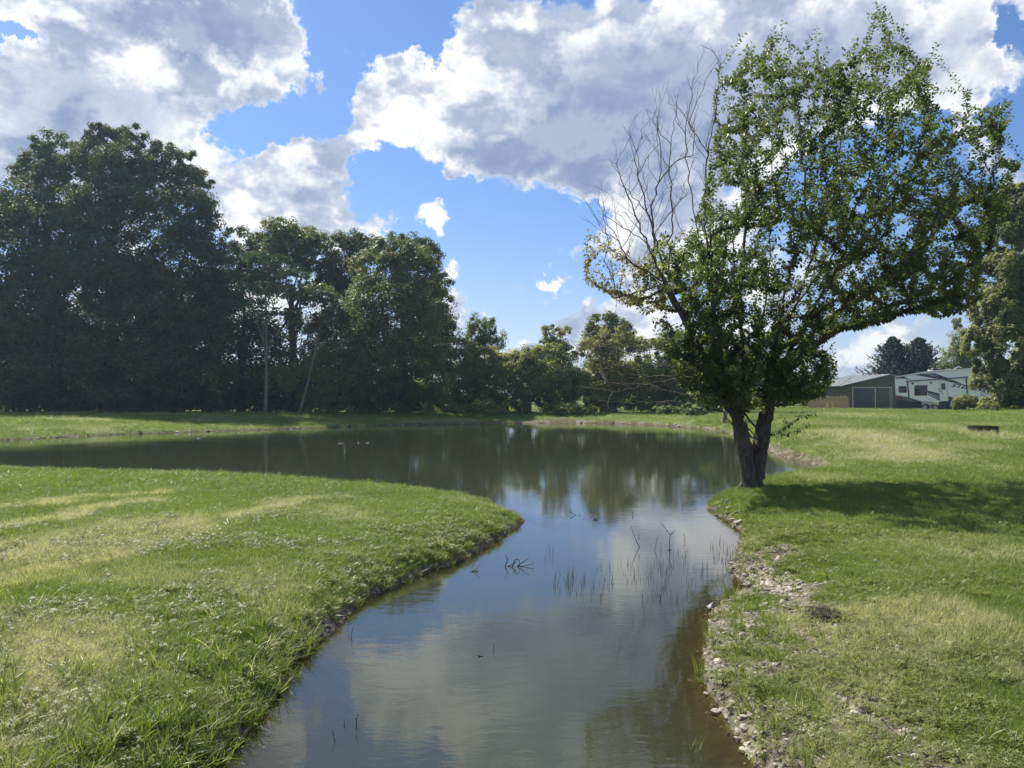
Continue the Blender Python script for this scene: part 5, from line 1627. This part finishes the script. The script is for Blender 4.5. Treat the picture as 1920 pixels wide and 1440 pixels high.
def rushes():
    r = np.random.default_rng(77)
    V, Fc, B = [], [], []
    def stalk(px, py, h, lean):
        x, y = on_level(px, py, 0.0); n = 4; i = len(V); w = r.uniform(.0022, .0042) * (y / 7) ** .5; a = r.uniform(0, pi); c = r.normal() * .12; bv = r.random() * .4
        for k in range(n + 1):
            t = k / n; xx = x + lean * h * t + c * h * t * t; yy = y + c * h * t * .5; zz = -.05 + (h + .05) * t - abs(c) * h * t * t * .5; ww = w * (1.15 - t)
            V.extend([(xx - cos(a) * ww, yy - sin(a) * ww, zz), (xx + cos(a) * ww, yy + sin(a) * ww, zz), (xx - sin(a) * ww, yy + cos(a) * ww, zz)])
        for k in range(n):
            for q in range(3):
                s = i + 3 * k; Fc.append((s + q, s + (q + 1) % 3, s + 3 + (q + 1) % 3, s + 3 + q)); B.append(bv)
    zones = [(1035, 1075, 1075, 1115, 26), (1060, 1085, 1150, 1125, 40), (1120, 1050, 1180, 1075, 14), (1170, 1065, 1240, 1095, 26), (1200, 1100, 1290, 1130, 26), (1225, 1030, 1300, 1075, 26), (1330, 1015, 1375, 1055, 30),
             (1285, 1060, 1370, 1100, 22), (1020, 1030, 1045, 1055, 6), (1240, 1075, 1256, 1108, 12), (1265, 1120, 1350, 1160, 10), (1330, 1330, 1400, 1360, 0), (640, 1180, 660, 1210, 3), (520, 1290, 560, 1330, 4)]
    for x0, y0, x1, y1, m in zones:
        for _ in range(m):
            stalk(r.uniform(x0, x1), r.uniform(y0, y1), r.uniform(.04, .13), r.normal() * .12)
    o = mesh_obj('water_rushes', V, np.array(Fc), simple_mat('rush_stalks', (.07, .085, .035), .5, noise_amt=.3), attrs={'vary': ('FACE', B)})
    tag(o, 'sparse thin rush stalks standing in the shallow water', kind='stuff')
rushes()
def tuft_thing(label, px, py, lv, h, n, seed, name='reed_tuft', w=.045, spread=.12, lean=.35):
    x, y = on_level(px, py, lv)
    o = tuft(name, n, h, w * h, spread * h, lean, seed); o.location = (x, y, max(gz(x, y), -.06) - .01)
    COL.objects.link(o); tag(o, label, 'grass tuft', 'upright grass tufts at the right water edge'); return o
tuft_thing('upright tuft of reddish-based grass standing at the right water edge beside the small dark rocks', 1312, 1262, .0, .17, 26, 1, spread=.18)
tuft_thing('thin green grass tuft just above the dark wedge rock', 1368, 1118, .02, .20, 30, 2, spread=.35)
tuft_thing('small grass tuft growing from the submerged bed at the photo bottom', 1300, 1420, -.05, .14, 16, 3, spread=.3)
tuft_thing('grass tuft on the right bank between the two dark rocks', 1385, 1190, .06, .17, 24, 4, spread=.25)
def rock(label, px, py, lv, sx, sy, sz, seed, rz=0.0, mat=None, name='rock', cat='rock'):
    x, y = on_level(px, py, lv)
    o = pebble_mesh(name, seed, mat or M_STONE_D, 1.0, True)
    o.location = (x, y, max(gz(x, y), -.02) + sz * .2); o.rotation_euler = (.2, -.35, rz); o.scale = (sx, sy, sz)
    tag(o, label, cat); return o
rock('dark wet wedge-shaped rock at the right water edge', 1338, 1142, .0, .13, .09, .075, 401, .4)
rock('small dark rock at the right waterline above the upright tuft', 1322, 1216, .0, .05, .04, .03, 402)
rock('small dark rock on the right bank beside the grass tuft', 1412, 1187, .08, .06, .05, .04, 403)
rock('small brown rock at the tip of the pale stone bank', 1368, 1070, .02, .09, .06, .05, 404)
rock('bright white flat stone in the bare patch at the lower right', 1598, 1307, .25, .045, .03, .02, 405, .3, simple_mat('white_stone', (.72, .69, .62), .8), 'stone', 'stone')

# dark clod of roots and soil on the right lawn
def clod():
    r = np.random.default_rng(9)
    x, y = on_level(1548, 1128, .28); z = gz(x, y)
    root = empty('soil_clod', (x, y, z)); tag(root, 'low dark clod of soil and matted roots on the right lawn', 'soil clod')
    import bmesh
    bm = bmesh.new(); bmesh.ops.create_icosphere(bm, subdivisions=4, radius=1)
    for v in bm.verts:
        k = 1 + (float(fbm(v.co.x * 3 + 5, v.co.y * 3 + v.co.z * 4, 1.2, 4)) - .5) * .9
        v.co = Vector((v.co.x * .155 * k, v.co.y * .14 * k, max(-.02, v.co.z * .055 * k)))
    me = bpy.data.meshes.new('soil'); bm.to_mesh(me); bm.free()
    me.materials.append(simple_mat('dark_soil', (.030, .024, .018), .95, noise_amt=.5, noise_scale=40, bump=.8))
    o = bpy.data.objects.new('soil', me); COL.objects.link(o); o.parent = root
    g = Geo()
    for k in range(90):
        a = r.uniform(0, 2 * pi); q = r.uniform(.02, .17); b = a + r.normal() * 1.2
        p = Vector((cos(a) * q, sin(a) * q * .9, .055 * (1 - (q / .19) ** 2) + .005)); l = r.uniform(.04, .11)
        e = p + Vector((cos(b) * l, sin(b) * l, r.uniform(-.02, .02))); m = p.lerp(e, .5) + Vector((0, 0, .015))
        g.tube([p, m, e], [.003, .003, .0015], 3)
    g.obj('roots', simple_mat('dry_roots', (.11, .09, .07), .9, noise_amt=.5, noise_scale=50), root)
clod()

# small things adrift on the far water
def adrift(label, px, py, w, d, h, name, cat, col):
    x, y = on_level(px, py, 0.0)
    o = pebble_mesh(name, int(px), simple_mat(name + '_surface', col, .5), 1.0, True)
    o.location = (x, y, h * .25); o.scale = (w, d, h); o.rotation_euler = (0, 0, .3); tag(o, label, cat); return o
adrift('thin pale sliver adrift on the dark far water, left of the two slivers', 640, 831.5, .26, .05, .02, 'floating_sliver', 'sliver', (.22, .22, .21))
adrift('tiny white speck on the dark far water between the two pale slivers', 672, 831, .05, .05, .03, 'floating_sliver', 'sliver', (.5, .5, .48))
adrift('short pale sliver adrift on the dark far water, right of the white speck', 689, 831, .18, .06, .04, 'floating_sliver', 'sliver', (.32, .32, .30))
adrift('pale speck drifting near the far left bank', 372, 822, .2, .05, .03, 'floating_sliver', 'sliver', (.3, .3, .3))
# ------------------------------------------------------------------ haze volume added to imitate lens veil over the dark trees
def build_haze():
    g = Geo(); g.box((0, 700, 11.4), (3100, 2700, 27.6))
    m, T = new_mat('lens_veil_haze')
    v = T.node('ShaderNodeVolumePrincipled', {'Color': (.56, .78, 1.0, 1), 'Density': .00046, 'Anisotropy': .45})
    T.node('ShaderNodeOutputMaterial', {'Volume': v.outputs[0]})
    o = g.obj('haze', m); tag(o, kind='stuff')
build_haze()
